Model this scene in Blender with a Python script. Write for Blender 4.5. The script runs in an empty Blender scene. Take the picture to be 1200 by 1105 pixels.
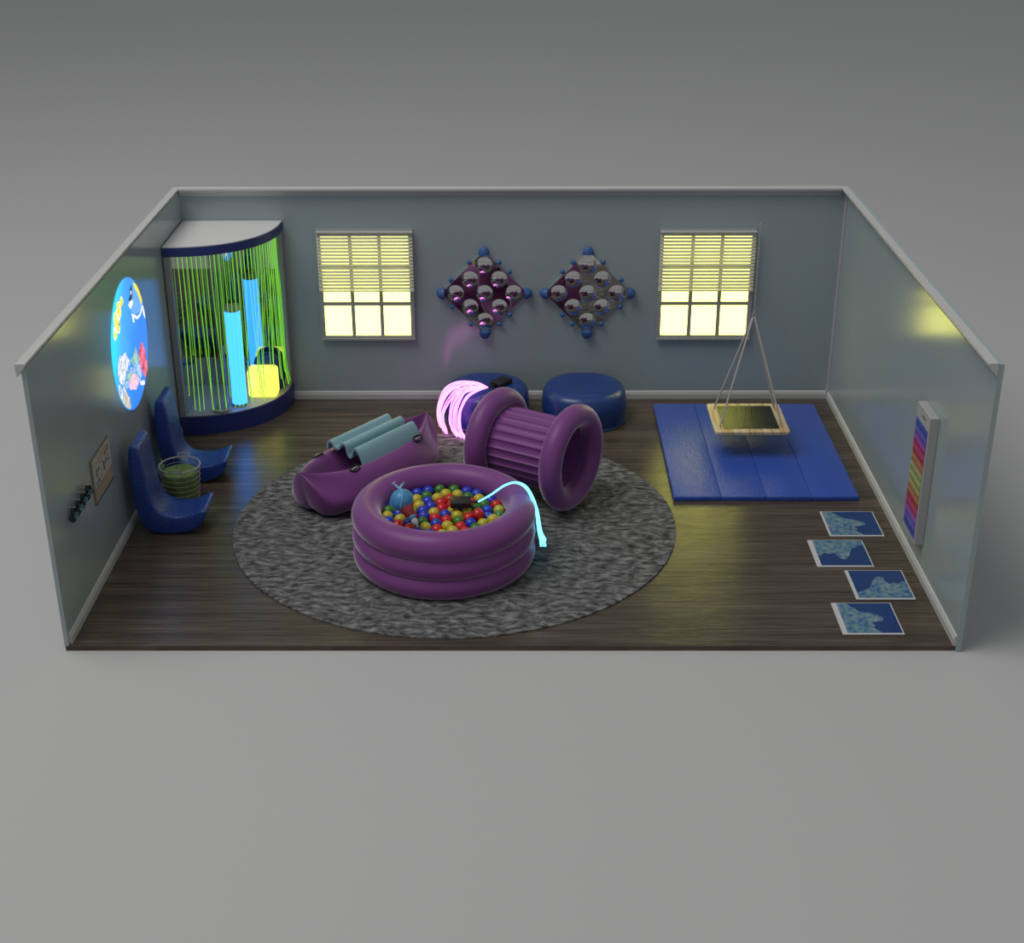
import bpy, bmesh, math, random
from mathutils import Vector, Matrix, noise
from mathutils.geometry import tessellate_polygon

# ------------------------------------------------------------------ camera, world, light, exposure
S = bpy.context.scene
COL = S.collection
R = math.radians
PI = math.pi
W2 = 3.69          # half the room's width
D = 5.415          # depth of the room
H = 2.5

cam_d = bpy.data.cameras.new('camera')
cam = bpy.data.objects.new('camera', cam_d)
COL.objects.link(cam)
cam_d.sensor_fit = 'HORIZONTAL'
cam_d.sensor_width = 36.0
cam_d.lens = 1670.1745 / 1200 * 36
cam_d.clip_end = 1000
cam.matrix_world = (Matrix.Translation((0.0691, -10.0792, 6.3388)) @ Matrix.Rotation(0.005091, 4, 'Z')
                    @ Matrix.Rotation(PI / 2 - 0.4395316, 4, 'X') @ Matrix.Rotation(-0.0027868, 4, 'Z'))
S.camera = cam

world = bpy.data.worlds.new('studio_sky')
S.world = world
world.use_nodes = True
wb = world.node_tree.nodes['Background']
wb.inputs['Color'].default_value = (0.96, 0.98, 1.0, 1)
wb.inputs['Strength'].default_value = 0.27

kd = bpy.data.lights.new('studio_key_light', 'AREA')
kd.shape = 'DISK'; kd.size = 17.0; kd.energy = 3500; kd.color = (1.0, 0.985, 0.96)
key = bpy.data.objects.new('studio_key_light', kd)
COL.objects.link(key)
key.location = (-10, -2, 25)
key.rotation_euler = (Vector((1, 6, 0)) - Vector(key.location)).to_track_quat('-Z', 'Y').to_euler()

S.view_settings.view_transform = 'Standard'
S.view_settings.look = 'None'
S.view_settings.gamma = 1
S.view_settings.exposure = 0.0
S.view_settings.use_curve_mapping = False

# ------------------------------------------------------------------ materials
def new_mat(name):
    m = bpy.data.materials.new(name); m.use_nodes = True
    return m, m.node_tree.nodes, m.node_tree.links, m.node_tree.nodes['Principled BSDF']

def mat(name, col, rough=0.5, metal=0.0, sheen=0.0, bump=None, spec=0.5, coat=0.0, var=0.0):
    """bump = (scale, strength, distance)"""
    m, N, L, b = new_mat(name)
    b.inputs['Base Color'].default_value = (*col, 1)
    b.inputs['Roughness'].default_value = rough
    b.inputs['Metallic'].default_value = metal
    b.inputs['Specular IOR Level'].default_value = spec
    if sheen:
        b.inputs['Sheen Weight'].default_value = sheen
        b.inputs['Sheen Roughness'].default_value = 0.35
        b.inputs['Sheen Tint'].default_value = (1.0, 0.85, 1.0, 1)
    if coat:
        b.inputs['Coat Weight'].default_value = coat
        b.inputs['Coat Roughness'].default_value = 0.1
    tc = N.new('ShaderNodeTexCoord')
    if bump:
        n = N.new('ShaderNodeTexNoise'); n.inputs['Scale'].default_value = bump[0]; n.inputs['Detail'].default_value = 2
        bp = N.new('ShaderNodeBump'); bp.inputs['Strength'].default_value = bump[1]; bp.inputs['Distance'].default_value = bump[2]
        L.new(tc.outputs['Object'], n.inputs['Vector']); L.new(n.outputs['Fac'], bp.inputs['Height'])
        L.new(bp.outputs['Normal'], b.inputs['Normal'])
    if var:
        n2 = N.new('ShaderNodeTexNoise'); n2.inputs['Scale'].default_value = 6
        mx = N.new('ShaderNodeMix'); mx.data_type = 'RGBA'
        mx.inputs[6].default_value = (*[c * (1 - var) for c in col], 1)
        mx.inputs[7].default_value = (*[min(1, c * (1 + var)) for c in col], 1)
        L.new(tc.outputs['Object'], n2.inputs['Vector']); L.new(n2.outputs['Fac'], mx.inputs[0]); L.new(mx.outputs[2], b.inputs['Base Color'])
    return m

def glow(name, col, strength=1.0, base=(0.02, 0.02, 0.02), rough=0.3):
    m, N, L, b = new_mat(name)
    b.inputs['Base Color'].default_value = (*base, 1)
    b.inputs['Roughness'].default_value = rough
    b.inputs['Emission Color'].default_value = (*col, 1)
    b.inputs['Emission Strength'].default_value = strength
    return m

def ramp(N, stops):
    r = N.new('ShaderNodeValToRGB')
    e = r.color_ramp.elements
    while len(e) < len(stops): e.new(0.5)
    for k, (p, c) in enumerate(stops):
        e[k].position = p; e[k].color = (*c, 1)
    return r

M = {}
M['wall'] = mat('painted_wall_blue_grey', (0.315, 0.372, 0.388), rough=0.16, bump=(90, 0.05, 0.004), spec=0.5)
M['trim'] = mat('painted_trim', (0.50, 0.50, 0.49), rough=0.4)
M['frame'] = mat('window_frame_paint', (0.36, 0.36, 0.35), rough=0.45)
M['blind'] = mat('blind_slat', (0.50, 0.50, 0.49), rough=0.5)
M['pane'] = glow('lit_window_pane', (1.0, 0.98, 0.195), 4.0)
M['inflatable'] = mat('purple_vinyl', (0.19, 0.052, 0.215), rough=0.42, sheen=0.9, spec=0.3)
M['navy'] = mat('navy_vinyl', (0.013, 0.048, 0.26), rough=0.08, bump=(60, 1.0, 0.010))
M['navy_soft'] = mat('navy_leatherette', (0.014, 0.044, 0.19), rough=0.3, bump=(60, 0.3, 0.004))
M['mat_blue'] = mat('blue_mat_vinyl', (0.028, 0.080, 0.42), rough=0.07, bump=(62, 1.0, 0.008))
M['cabinet_navy'] = mat('navy_laminate', (0.015, 0.032, 0.17), rough=0.4)
M['cabinet_white'] = mat('pale_laminate', (0.62, 0.62, 0.61), rough=0.5)
M['cabinet_grey'] = mat('grey_laminate', (0.31, 0.31, 0.31), rough=0.35)
M['mirror'] = mat('mirror', (0.62, 0.62, 0.63), rough=0.01, metal=1.0)
M['acrylic'] = None
M['chrome'] = mat('mirror_acrylic', (0.66, 0.65, 0.64), rough=0.03, metal=1.0)
M['knob_blue'] = mat('blue_foam_knob', (0.03, 0.105, 0.30), rough=0.5)
M['black'] = mat('black_plastic', (0.012, 0.012, 0.012), rough=0.4)
M['rubber'] = mat('black_nonslip_rubber', (0.010, 0.012, 0.006), rough=0.2, bump=(60, 1.0, 0.006))
M['rope'] = mat('pale_rope', (0.50, 0.47, 0.45), rough=0.8)
M['steel'] = mat('steel_chain', (0.42, 0.42, 0.42), rough=0.35, metal=0.0)
M['blanket'] = mat('pale_blue_foam', (0.21, 0.37, 0.43), rough=0.6, sheen=0.2)
M['fiber_green'] = glow('green_fibre', (0.28, 1.0, 0.045), 0.72)
M['fiber_pink'] = glow('pink_fibre', (1.0, 0.24, 0.86), 3.0)
M['fiber_cyan'] = glow('cyan_fibre', (0.16, 0.88, 1.15), 2.6)
M['tube_blue'] = glow('blue_bubble_tube_light', (0.025, 0.23, 1.0), 3.4)
M['cube_yellow'] = glow('yellow_light_cube', (1.0, 0.98, 0.14), 1.15)
M['wire'] = mat('pale_plastic_wire', (0.34, 0.33, 0.32), rough=0.4)
M['green_fabric'] = mat('green_fabric', (0.13, 0.22, 0.045), rough=0.6, var=0.6)
M['panel_case'] = mat('pale_grey_case', (0.40, 0.40, 0.40), rough=0.4)
M['cup_blue'] = mat('blue_ear_cushion', (0.045, 0.19, 0.33), rough=0.4)
M['poster'] = mat('poster_cream', (0.42, 0.40, 0.37), rough=0.6)
M['poster_edge'] = mat('poster_tan_border', (0.24, 0.20, 0.13), rough=0.6)
M['card_white'] = mat('white_card_border', (0.55, 0.55, 0.57), rough=0.4)
M['ball_red'] = mat('red_plastic', (0.55, 0.012, 0.012), rough=0.28)
M['ball_blue'] = mat('blue_plastic', (0.018, 0.04, 0.46), rough=0.28)
M['ball_green'] = mat('green_plastic', (0.045, 0.17, 0.02), rough=0.28)
M['ball_yellow'] = mat('yellow_plastic', (0.50, 0.42, 0.03), rough=0.28)
M['toy_blue'] = mat('sky_blue_toy_plastic', (0.05, 0.25, 0.48), rough=0.4)
M['toy_rim'] = mat('pale_blue_toy_rim', (0.24, 0.45, 0.60), rough=0.4)
M['toy_red'] = mat('dull_red_toy', (0.34, 0.045, 0.045), rough=0.5)
M['toy_white'] = mat('white_toy_tip', (0.42, 0.46, 0.48), rough=0.4)

# clear acrylic tube
m, N, L, b = new_mat('clear_acrylic')
b.inputs['Base Color'].default_value = (0.9, 0.9, 0.9, 1); b.inputs['Roughness'].default_value = 0.02
b.inputs['Transmission Weight'].default_value = 1.0; b.inputs['IOR'].default_value = 1.03
M['acrylic'] = m

# studio ground
m, N, L, b = new_mat('studio_grey_ground')
b.inputs['Base Color'].default_value = (0.46, 0.46, 0.46, 1); b.inputs['Roughness'].default_value = 0.85
b.inputs['Specular IOR Level'].default_value = 0.2
M['ground'] = m

# dark wood floor: grain running along x
m, N, L, b = new_mat('dark_wood_planks')
tc = N.new('ShaderNodeTexCoord')
mp = N.new('ShaderNodeMapping'); mp.inputs['Scale'].default_value = (0.55, 22, 1)
n1 = N.new('ShaderNodeTexNoise'); n1.inputs['Scale'].default_value = 2.2; n1.inputs['Detail'].default_value = 8; n1.inputs['Roughness'].default_value = 0.65
mp2 = N.new('ShaderNodeMapping'); mp2.inputs['Scale'].default_value = (0.25, 5.5, 1)
n2 = N.new('ShaderNodeTexNoise'); n2.inputs['Scale'].default_value = 1.6; n2.inputs['Detail'].default_value = 3
mp3 = N.new('ShaderNodeMapping'); mp3.inputs['Scale'].default_value = (1.2, 60, 1)
n3 = N.new('ShaderNodeTexNoise'); n3.inputs['Scale'].default_value = 2.0; n3.inputs['Detail'].default_value = 4
L.new(tc.outputs['Object'], mp.inputs['Vector']); L.new(mp.outputs['Vector'], n1.inputs['Vector'])
L.new(tc.outputs['Object'], mp2.inputs['Vector']); L.new(mp2.outputs['Vector'], n2.inputs['Vector'])
L.new(tc.outputs['Object'], mp3.inputs['Vector']); L.new(mp3.outputs['Vector'], n3.inputs['Vector'])
r1 = ramp(N, [(0.30, (0.026, 0.020, 0.016)), (0.48, (0.078, 0.060, 0.048)), (0.62, (0.108, 0.085, 0.069)), (0.8, (0.18, 0.145, 0.12))])
r2 = ramp(N, [(0.32, (0.62, 0.62, 0.62)), (0.68, (1.25, 1.2, 1.15))])
mx = N.new('ShaderNodeMix'); mx.data_type = 'RGBA'; mx.blend_type = 'MULTIPLY'; mx.inputs[0].default_value = 1
L.new(n1.outputs['Fac'], r1.inputs[0]); L.new(n2.outputs['Fac'], r2.inputs[0])
L.new(r1.outputs[0], mx.inputs[6]); L.new(r2.outputs[0], mx.inputs[7]); L.new(mx.outputs[2], b.inputs['Base Color'])
bp = N.new('ShaderNodeBump'); bp.inputs['Strength'].default_value = 0.5; bp.inputs['Distance'].default_value = 0.004
L.new(n3.outputs['Fac'], bp.inputs['Height']); L.new(bp.outputs['Normal'], b.inputs['Normal'])
b.inputs['Roughness'].default_value = 0.17; b.inputs['Specular IOR Level'].default_value = 0.33
M['floor'] = m

# shaggy rug
m, N, L, b = new_mat('grey_shag_pile')
tc = N.new('ShaderNodeTexCoord')
nw = N.new('ShaderNodeTexNoise'); nw.inputs['Scale'].default_value = 2.0; nw.inputs['Detail'].default_value = 2
va = N.new('ShaderNodeVectorMath'); va.operation = 'MULTIPLY_ADD'; va.inputs[1].default_value = (0.28, 0.28, 0.0)
mp = N.new('ShaderNodeMapping'); mp.inputs['Scale'].default_value = (7, 15, 1); mp.inputs['Rotation'].default_value = (0, 0, R(14))
n1 = N.new('ShaderNodeTexNoise'); n1.inputs['Scale'].default_value = 1.4; n1.inputs['Detail'].default_value = 5; n1.inputs['Roughness'].default_value = 0.6
L.new(tc.outputs['Object'], nw.inputs['Vector']); L.new(nw.outputs['Color'], va.inputs[0]); L.new(tc.outputs['Object'], va.inputs[2])
L.new(va.outputs[0], mp.inputs['Vector']); L.new(mp.outputs['Vector'], n1.inputs['Vector'])
r1 = ramp(N, [(0.34, (0.03, 0.03, 0.03)), (0.5, (0.115, 0.115, 0.115)), (0.68, (0.27, 0.27, 0.27))])
L.new(n1.outputs['Fac'], r1.inputs[0]); L.new(r1.outputs[0], b.inputs['Base Color'])
bp = N.new('ShaderNodeBump'); bp.inputs['Strength'].default_value = 0.8; bp.inputs['Distance'].default_value = 0.03
L.new(n1.outputs['Fac'], bp.inputs['Height']); L.new(bp.outputs['Normal'], b.inputs['Normal'])
b.inputs['Roughness'].default_value = 0.9; b.inputs['Specular IOR Level'].default_value = 0.15
M['rug'] = m

# striped pine
def pine(name, axis_rot):
    m, N, L, b = new_mat(name)
    tc = N.new('ShaderNodeTexCoord')
    mp = N.new('ShaderNodeMapping'); mp.inputs['Scale'].default_value = (11, 0.7, 1); mp.inputs['Rotation'].default_value = (0, 0, axis_rot)
    n1 = N.new('ShaderNodeTexNoise'); n1.inputs['Scale'].default_value = 1.5; n1.inputs['Detail'].default_value = 3
    L.new(tc.outputs['Object'], mp.inputs['Vector']); L.new(mp.outputs['Vector'], n1.inputs['Vector'])
    r1 = ramp(N, [(0.40, (0.60, 0.50, 0.36)), (0.52, (0.52, 0.40, 0.25)), (0.60, (0.42, 0.22, 0.08)), (0.68, (0.62, 0.50, 0.36))])
    L.new(n1.outputs['Fac'], r1.inputs[0]); L.new(r1.outputs[0], b.inputs['Base Color'])
    b.inputs['Roughness'].default_value = 0.5
    return m
M['pine'] = pine('pine_board', R(12))

def speckle(name, cols, scale, emis=0.0, rough=0.4):
    m, N, L, b = new_mat(name)
    tc = N.new('ShaderNodeTexCoord')
    n1 = N.new('ShaderNodeTexNoise'); n1.inputs['Scale'].default_value = scale; n1.inputs['Detail'].default_value = 5; n1.inputs['Roughness'].default_value = 0.7
    L.new(tc.outputs['Object'], n1.inputs['Vector'])
    k = len(cols)
    r1 = ramp(N, [(0.34 + 0.32 * i / (k - 1), c) for i, c in enumerate(cols)])
    L.new(n1.outputs['Fac'], r1.inputs[0])
    if emis:
        b.inputs['Base Color'].default_value = (0.02, 0.02, 0.02, 1)
        L.new(r1.outputs[0], b.inputs['Emission Color']); b.inputs['Emission Strength'].default_value = emis
    else:
        L.new(r1.outputs[0], b.inputs['Base Color'])
    b.inputs['Roughness'].default_value = rough
    return m
M['card_blue'] = mat('deep_blue_print', (0.006, 0.040, 0.17), rough=0.3)
M['card_cloud'] = speckle('frothy_pale_blue_print', [(0.008, 0.05, 0.20), (0.06, 0.17, 0.29), (0.15, 0.25, 0.30), (0.27, 0.30, 0.31)], 20, rough=0.3)

# ------------------------------------------------------------------ mesh helpers
def BM(): return bmesh.new()

def add_box(bm, x0, x1, y0, y1, z0, z1, bev=0.0, seg=2, mtx=None):
    r = bmesh.ops.create_cube(bm, size=1)
    vs = r['verts']
    c = Vector(((x0 + x1) / 2, (y0 + y1) / 2, (z0 + z1) / 2))
    for v in vs: v.co = Vector((v.co.x * (x1 - x0), v.co.y * (y1 - y0), v.co.z * (z1 - z0))) + c
    if bev:
        es = list({e for v in vs for e in v.link_edges})
        rr = bmesh.ops.bevel(bm, geom=es, offset=bev, segments=seg, profile=0.5, affect='EDGES')
        vs = list({v for f in rr['faces'] for v in f.verts} | {v for v in vs if v.is_valid})
    if mtx is not None:
        bmesh.ops.transform(bm, matrix=mtx, verts=[v for v in vs if v.is_valid])
    return vs

def add_rings(bm, rings, close=True, cap=True):
    """rings: lists of points, skinned together."""
    vr = [[bm.verts.new(p) for p in ring] for ring in rings]
    n = len(vr[0])
    for a, c in zip(vr, vr[1:]):
        for i in range(n if close else n - 1):
            j = (i + 1) % n
            bm.faces.new((a[i], a[j], c[j], c[i]))
    if cap and close:
        bm.faces.new(list(reversed(vr[0]))); bm.faces.new(vr[-1])
    return vr

def add_tube(bm, pts, r, n=8, cap=True, closed=False):
    pts = [Vector(p) for p in pts]
    rings = []
    k = len(pts)
    prev = None
    for i, p in enumerate(pts):
        if closed:
            t = (pts[(i + 1) % k] - pts[i - 1]).normalized()
        else:
            t = (pts[min(i + 1, k - 1)] - pts[max(i - 1, 0)]).normalized()
        if prev is None:
            u = t.cross(Vector((0, 0, 1)))
            if u.length < 0.05: u = t.cross(Vector((1, 0, 0)))
        else:
            u = prev - t * prev.dot(t)
        u.normalize(); prev = u
        v = t.cross(u)
        rr = r[i] if isinstance(r, (list, tuple)) else r
        rings.append([p + (u * math.cos(a) + v * math.sin(a)) * rr for a in [2 * PI * q / n for q in range(n)]])
    if closed:
        vr = add_rings(bm, rings, cap=False)
        a, c = vr[-1], vr[0]
        for i in range(n):
            j = (i + 1) % n
            bm.faces.new((a[i], a[j], c[j], c[i]))
    else:
        add_rings(bm, rings, cap=cap)

def add_lathe(bm, prof, n=48, center=(0, 0, 0), mtx=None, closed=False):
    """prof: list of (r, z); closed makes the profile a loop (a torus)."""
    c = Vector(center)
    rings = []
    for i in range(n):
        a = 2 * PI * i / n
        rings.append([c + Vector((r * math.cos(a), r * math.sin(a), z)) for r, z in prof])
    vr = [[bm.verts.new(p) for p in ring] for ring in rings]
    k = len(prof)
    for i in range(n):
        a, b_ = vr[i], vr[(i + 1) % n]
        for j in range(k if closed else k - 1):
            jj = (j + 1) % k
            try: bm.faces.new((a[j], b_[j], b_[jj], a[jj]))
            except ValueError: pass
    vs = [v for ring in vr for v in ring]
    if mtx is not None: bmesh.ops.transform(bm, matrix=mtx, verts=vs)
    return vs

def add_torus(bm, Rm, rm, n=72, k=24, center=(0, 0, 0), mtx=None, sz=1.0):
    prof = [(Rm + rm * math.cos(2 * PI * j / k), rm * sz * math.sin(2 * PI * j / k)) for j in range(k)]
    return add_lathe(bm, prof, n, center, mtx, closed=True)

def add_sphere(bm, c, r, seg=20, rings=12, scale=(1, 1, 1)):
    mtx = Matrix.Translation(c) @ Matrix.Diagonal((r * scale[0], r * scale[1], r * scale[2], 1))
    return bmesh.ops.create_uvsphere(bm, u_segments=seg, v_segments=rings, radius=1, matrix=mtx)['verts']

def add_prism(bm, poly, vec):
    """poly: points of a flat outline; vec: extrusion."""
    vec = Vector(vec)
    a = [bm.verts.new(Vector(p)) for p in poly]
    c = [bm.verts.new(Vector(p) + vec) for p in poly]
    n = len(a)
    bm.faces.new(list(reversed(a))); bm.faces.new(c)
    for i in range(n):
        j = (i + 1) % n
        bm.faces.new((a[i], a[j], c[j], c[i]))

def add_film(bm, poly, vec):
    """a thin printed shape with any outline: tessellated top and bottom, and a rim."""
    P = [Vector(p) for p in poly]; vec = Vector(vec)
    a = [bm.verts.new(p) for p in P]; c = [bm.verts.new(p + vec) for p in P]
    for t in tessellate_polygon([P]):
        for ring in (a, c):
            try: bm.faces.new([ring[i] for i in t])
            except ValueError: pass
    n = len(P)
    for i in range(n):
        j = (i + 1) % n
        try: bm.faces.new((a[i], a[j], c[j], c[i]))
        except ValueError: pass

def wm(o):
    m_ = Matrix.Identity(4)
    while o is not None:
        m_ = o.matrix_basis @ m_; o = o.parent
    return m_

def obj(name, bm, material, parent=None, origin=None, smooth=True, angle=40, label=None):
    """Links bm (authored in world coordinates) as one mesh object."""
    bmesh.ops.remove_doubles(bm, verts=bm.verts, dist=1e-6)
    bmesh.ops.recalc_face_normals(bm, faces=bm.faces)
    if parent is not None:
        bmesh.ops.transform(bm, matrix=wm(parent).inverted(), verts=bm.verts)
    elif origin is not None:
        bmesh.ops.translate(bm, vec=-Vector(origin), verts=bm.verts)
    me = bpy.data.meshes.new(name)
    if smooth:
        for f in bm.faces: f.smooth = True
        for e in bm.edges:
            if len(e.link_faces) == 2 and e.calc_face_angle(0) > R(angle): e.smooth = False
    bm.to_mesh(me); bm.free()
    o = bpy.data.objects.new(name, me)
    if material is not None: me.materials.append(material)
    COL.objects.link(o)
    if parent is not None: o.parent = parent
    elif origin is not None: o.location = origin
    if label: o['label'] = label
    return o

def tag(o, label=None, cat=None, group=None, kind=None):
    if label: o['label'] = label
    if cat: o['category'] = cat
    if group: o['group'] = group
    if kind: o['kind'] = kind
    return o

def thing(name, loc, label, cat, group=None, rz=0):
    o = bpy.data.objects.new(name, None); COL.objects.link(o)
    o.location = loc; o.rotation_euler = (0, 0, rz); o.empty_display_size = 0.1
    return tag(o, label, cat, group)

def struct(name, bm, m_, parent=None, **k):
    o = obj(name, bm, m_, parent, **k)
    if parent is None: o['kind'] = 'structure'
    return o

def copy_tree(o, parent=None):
    c = o.copy(); COL.objects.link(c)
    if parent is not None: c.parent = parent
    for ch in list(o.children): copy_tree(ch, c)
    return c

def smoothpath(pts, n=24):
    """Catmull-Rom through points."""
    P = [Vector(p) for p in pts]
    P = [P[0] * 2 - P[1]] + P + [P[-1] * 2 - P[-2]]
    out = []
    segs = len(P) - 3
    for s in range(segs):
        p0, p1, p2, p3 = P[s:s + 4]
        m_ = max(2, n // segs)
        for i in range(m_):
            t = i / m_
            out.append(0.5 * ((2 * p1) + (p2 - p0) * t + (2 * p0 - 5 * p1 + 4 * p2 - p3) * t * t + (3 * p1 - p0 - 3 * p2 + p3) * t ** 3))
    out.append(P[-2].copy())
    return out

# ------------------------------------------------------------------ setting
bm = BM(); add_box(bm, -150, 150, -60, 220, -0.30, -0.045); struct('ground', bm, M['ground'], smooth=False)
bm = BM(); add_box(bm, -W2 - 0.005, W2 - 0.004, 0.0, D + 0.03, -0.044, 0.0); struct('floor', bm, M['floor'], smooth=False)
XL, XR = -3.665, 3.687                     # inner faces of the side walls
bm = BM(); add_box(bm, -3.70, XL, 0.0, D + 0.03, 0.0005, H - 0.035); struct('wall_left', bm, M['wall'], smooth=False)
bm = BM(); add_box(bm, XR, 3.728, -0.022, D + 0.03, -0.044, H - 0.002); struct('wall_right', bm, M['wall'], smooth=False)
bm = BM(); add_box(bm, -3.70, XR - 0.001, D, D + 0.035, 0.0005, H - 0.035); struct('wall_back', bm, M['wall'], smooth=False)

def baseboard(name, a, b_, inward):
    """profile swept straight from a to b."""
    a, b_ = Vector(a), Vector(b_); nrm = Vector(inward)
    prof = [(0, 0), (0.022, 0), (0.022, 0.062), (0.016, 0.07), (0.016, 0.08), (0.009, 0.092), (0, 0.098)]
    bm = BM()
    add_rings(bm, [[p + nrm * u + Vector((0, 0, v)) for u, v in prof] for p in (a, b_)])
    return struct(name, bm, M['trim'], smooth=False)
baseboard('baseboard_left', (XL, 0.03, 0.001), (XL, D, 0.001), (1, 0, 0))
baseboard('baseboard_right', (XR, 0.0, 0.001), (XR, D, 0.001), (-1, 0, 0))
baseboard('baseboard_back', (XL + 0.023, D, 0.001), (XR - 0.023, D, 0.001), (0, -1, 0))
def crown(name, a, b_, inward):
    a, b_ = Vector(a), Vector(b_); nrm = Vector(inward)
    prof = [(0, 0), (0.075, 0), (0.075, -0.02), (0.066, -0.028), (0.06, -0.042), (0.04, -0.062), (0.022, -0.078), (0.012, -0.098), (0.0, -0.105)]
    bm = BM()
    add_rings(bm, [[p + nrm * u + Vector((0, 0, v)) for u, v in prof] for p in (a, b_)])
    return struct(name, bm, M['trim'], smooth=False)
crown('trim_1', (-3.735, -0.02, H + 0.003), (-3.735, D + 0.03, H + 0.003), (1, 0, 0))
crown('trim_2', (XR - 0.002, -0.02, H + 0.003), (XR - 0.002, D + 0.03, H + 0.003), (-1, 0, 0))
bm = BM()
prof = [(0.045, 0), (-0.075, 0), (-0.075, -0.02), (-0.06, -0.03), (-0.055, -0.045), (-0.03, -0.062), (-0.02, -0.085), (0.0, -0.095), (0.0, -0.034), (0.045, -0.034)]
add_rings(bm, [[Vector((x, D + u, H + 0.003 + v)) for u, v in prof] for x in (-3.66, XR - 0.077)])
struct('trim_3', bm, M['trim'], smooth=False)
bm = BM(); add_box(bm, XR - 0.022, XR - 0.002, D - 0.03, D - 0.001, 0.10, H - 0.10); struct('trim_4', bm, M['trim'], smooth=False)

# windows with lit panes, raised frames and slatted blinds
def window(idx, x0, x1):
    z0, z1 = 0.75, 2.035
    yf, yb = D - 0.045, D
    w = bpy.data.objects.new('window_%d' % idx, None); COL.objects.link(w)
    w.location = ((x0 + x1) / 2, D, z0); w['kind'] = 'structure'
    f = 0.046
    bm = BM()
    add_box(bm, x0, x0 + f, yf, yb, z0, z1); add_box(bm, x1 - f, x1, yf, yb, z0, z1)
    add_box(bm, x0 + f, x1 - f, yf, yb, z1 - f, z1); add_box(bm, x0 + f, x1 - f, yf, yb, z0, z0 + f)
    obj('window_frame', bm, M['frame'], w, smooth=False)
    bm = BM(); add_box(bm, x0 - 0.005, x1 + 0.005, yf - 0.012, yf - 0.0005, z0 - 0.008, z0 + 0.018, 0.003); obj('window_sill', bm, M['frame'], w, smooth=False)
    wx = (x1 - x0 - 2 * f)
    mw = 0.042
    xs = [x0 + f + wx * k / 3 for k in range(4)]
    zs = [z0 + f, 1.175, 1.60, z1 - f]
    bm = BM()
    for k in (1, 2):
        add_box(bm, xs[k] - mw / 2, xs[k] + mw / 2, yf + 0.008, yb - 0.004, z0 + f, z1 - f)
        add_box(bm, x0 + f, x1 - f, yf + 0.0081, yb - 0.0041, zs[k] - mw / 2, zs[k] + mw / 2)
    obj('muntins', bm, M['frame'], w, smooth=False)
    for r in range(3):
        for c in range(3):
            a = xs[c] + (mw / 2 if c else 0); b_ = xs[c + 1] - (mw / 2 if c < 2 else 0)
            p = zs[r] + (mw / 2 if r else 0); q = zs[r + 1] - (mw / 2 if r < 2 else 0)
            bm = BM(); add_box(bm, a, b_, D - 0.014, D - 0.008, p, q); obj('pane', bm, M['pane'], w, smooth=False)
window(1, -2.185, -1.115)
window(2, 1.645, 2.715)

def blind(x0, x1, label):
    zt, zb = 2.025, 1.335
    t = thing('window_blind', ((x0 + x1) / 2, D - 0.075, zt), label, 'blind', 'half-lowered blinds on the two windows')
    bm = BM(); add_box(bm, x0, x1, D - 0.10, D - 0.047, zt - 0.014, zt + 0.002, 0.002); obj('head_rail', bm, M['blind'], t, smooth=False)
    bm = BM(); add_box(bm, x0, x1, D - 0.092, D - 0.062, zb, zb + 0.016, 0.004); obj('bottom_rail', bm, M['blind'], t, smooth=False)
    n = 17
    bm = BM()
    for k in range(n):
        z = zb + 0.038 + (zt - 0.036 - zb - 0.038) * k / (n - 1)
        ca = []
        for q in range(5):
            a = R(48); s = (q / 4 - 0.5) * 0.0315
            ca.append((D - 0.076 + s * math.cos(a), z + s * math.sin(a) + 0.0015 * math.cos((q / 4 - .5) * PI)))
        prof = ca + [(y, zz - 0.002) for y, zz in reversed(ca)]
        add_rings(bm, [[Vector((x, y, zz)) for y, zz in prof] for x in (x0 + 0.004, x1 - 0.004)])
    obj('slats', bm, M['blind'], t, smooth=False)
    for x in (x0 + 0.02, x1 - 0.02):
        bm = BM(); add_tube(bm, [(x, D - 0.076, zt - 0.01), (x, D - 0.076, zb + 0.01)], 0.0018, 5); obj('ladder_cord', bm, M['blind'], t)
    return t
blind(-2.18, -1.105, 'pale slatted blind lowered halfway over the window beside the corner bubble cabinet')
blind(1.645, 2.715, 'pale slatted blind lowered halfway over the window behind the platform swing')

# ------------------------------------------------------------------ corner sensory cabinet
CX, CY = -3.655, D - 0.004
RX, RY, NE = 1.10, 1.055, 2.25
def cab_curve(s, k=28, ex=0.0):
    pts = []
    for i in range(k + 1):
        a = PI / 2 * i / k
        c_, s_ = math.cos(a), math.sin(a)
        x = (RX + ex) * s * abs(s_) ** (2 / NE); y = (RY + ex) * s * abs(c_) ** (2 / NE)
        pts.append((CX + x, CY - y))
    return pts
cab = thing('corner_light_cabinet', (CX, CY, 0), 'tall navy and grey corner cabinet with mirrored walls and a rounded front', 'cabinet')
def slab(name, z0, z1, m_, s=1.0, ex=0.0):
    c = [(CX, CY)] + cab_curve(s, 28, ex)
    bm = BM(); add_prism(bm, [(x, y, z0) for x, y in c], (0, 0, z1 - z0))
    return obj(name, bm, m_, cab, smooth=True, angle=30)
PZ = 0.225
slab('plinth', 0.001, PZ - 0.012, M['cabinet_navy'])
slab('platform_top', PZ - 0.0118, PZ, M['cabinet_grey'], 0.995)
slab('fascia', 2.03, 2.126, M['cabinet_navy'])
slab('roof_panel', 2.1262, 2.136, M['cabinet_white'], 0.997)
PT = 0.068; PB_ = 0.125
bm = BM(); add_box(bm, CX, CX + PT, CY - RY + 0.005, CY, PZ, 2.03); obj('side_panel', bm, M['cabinet_grey'], cab, smooth=False)
bm = BM(); add_box(bm, CX + PT, CX + RX - 0.005, CY - PB_, CY, PZ, 2.03); obj('back_panel', bm, M['cabinet_grey'], cab, smooth=False)
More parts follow.
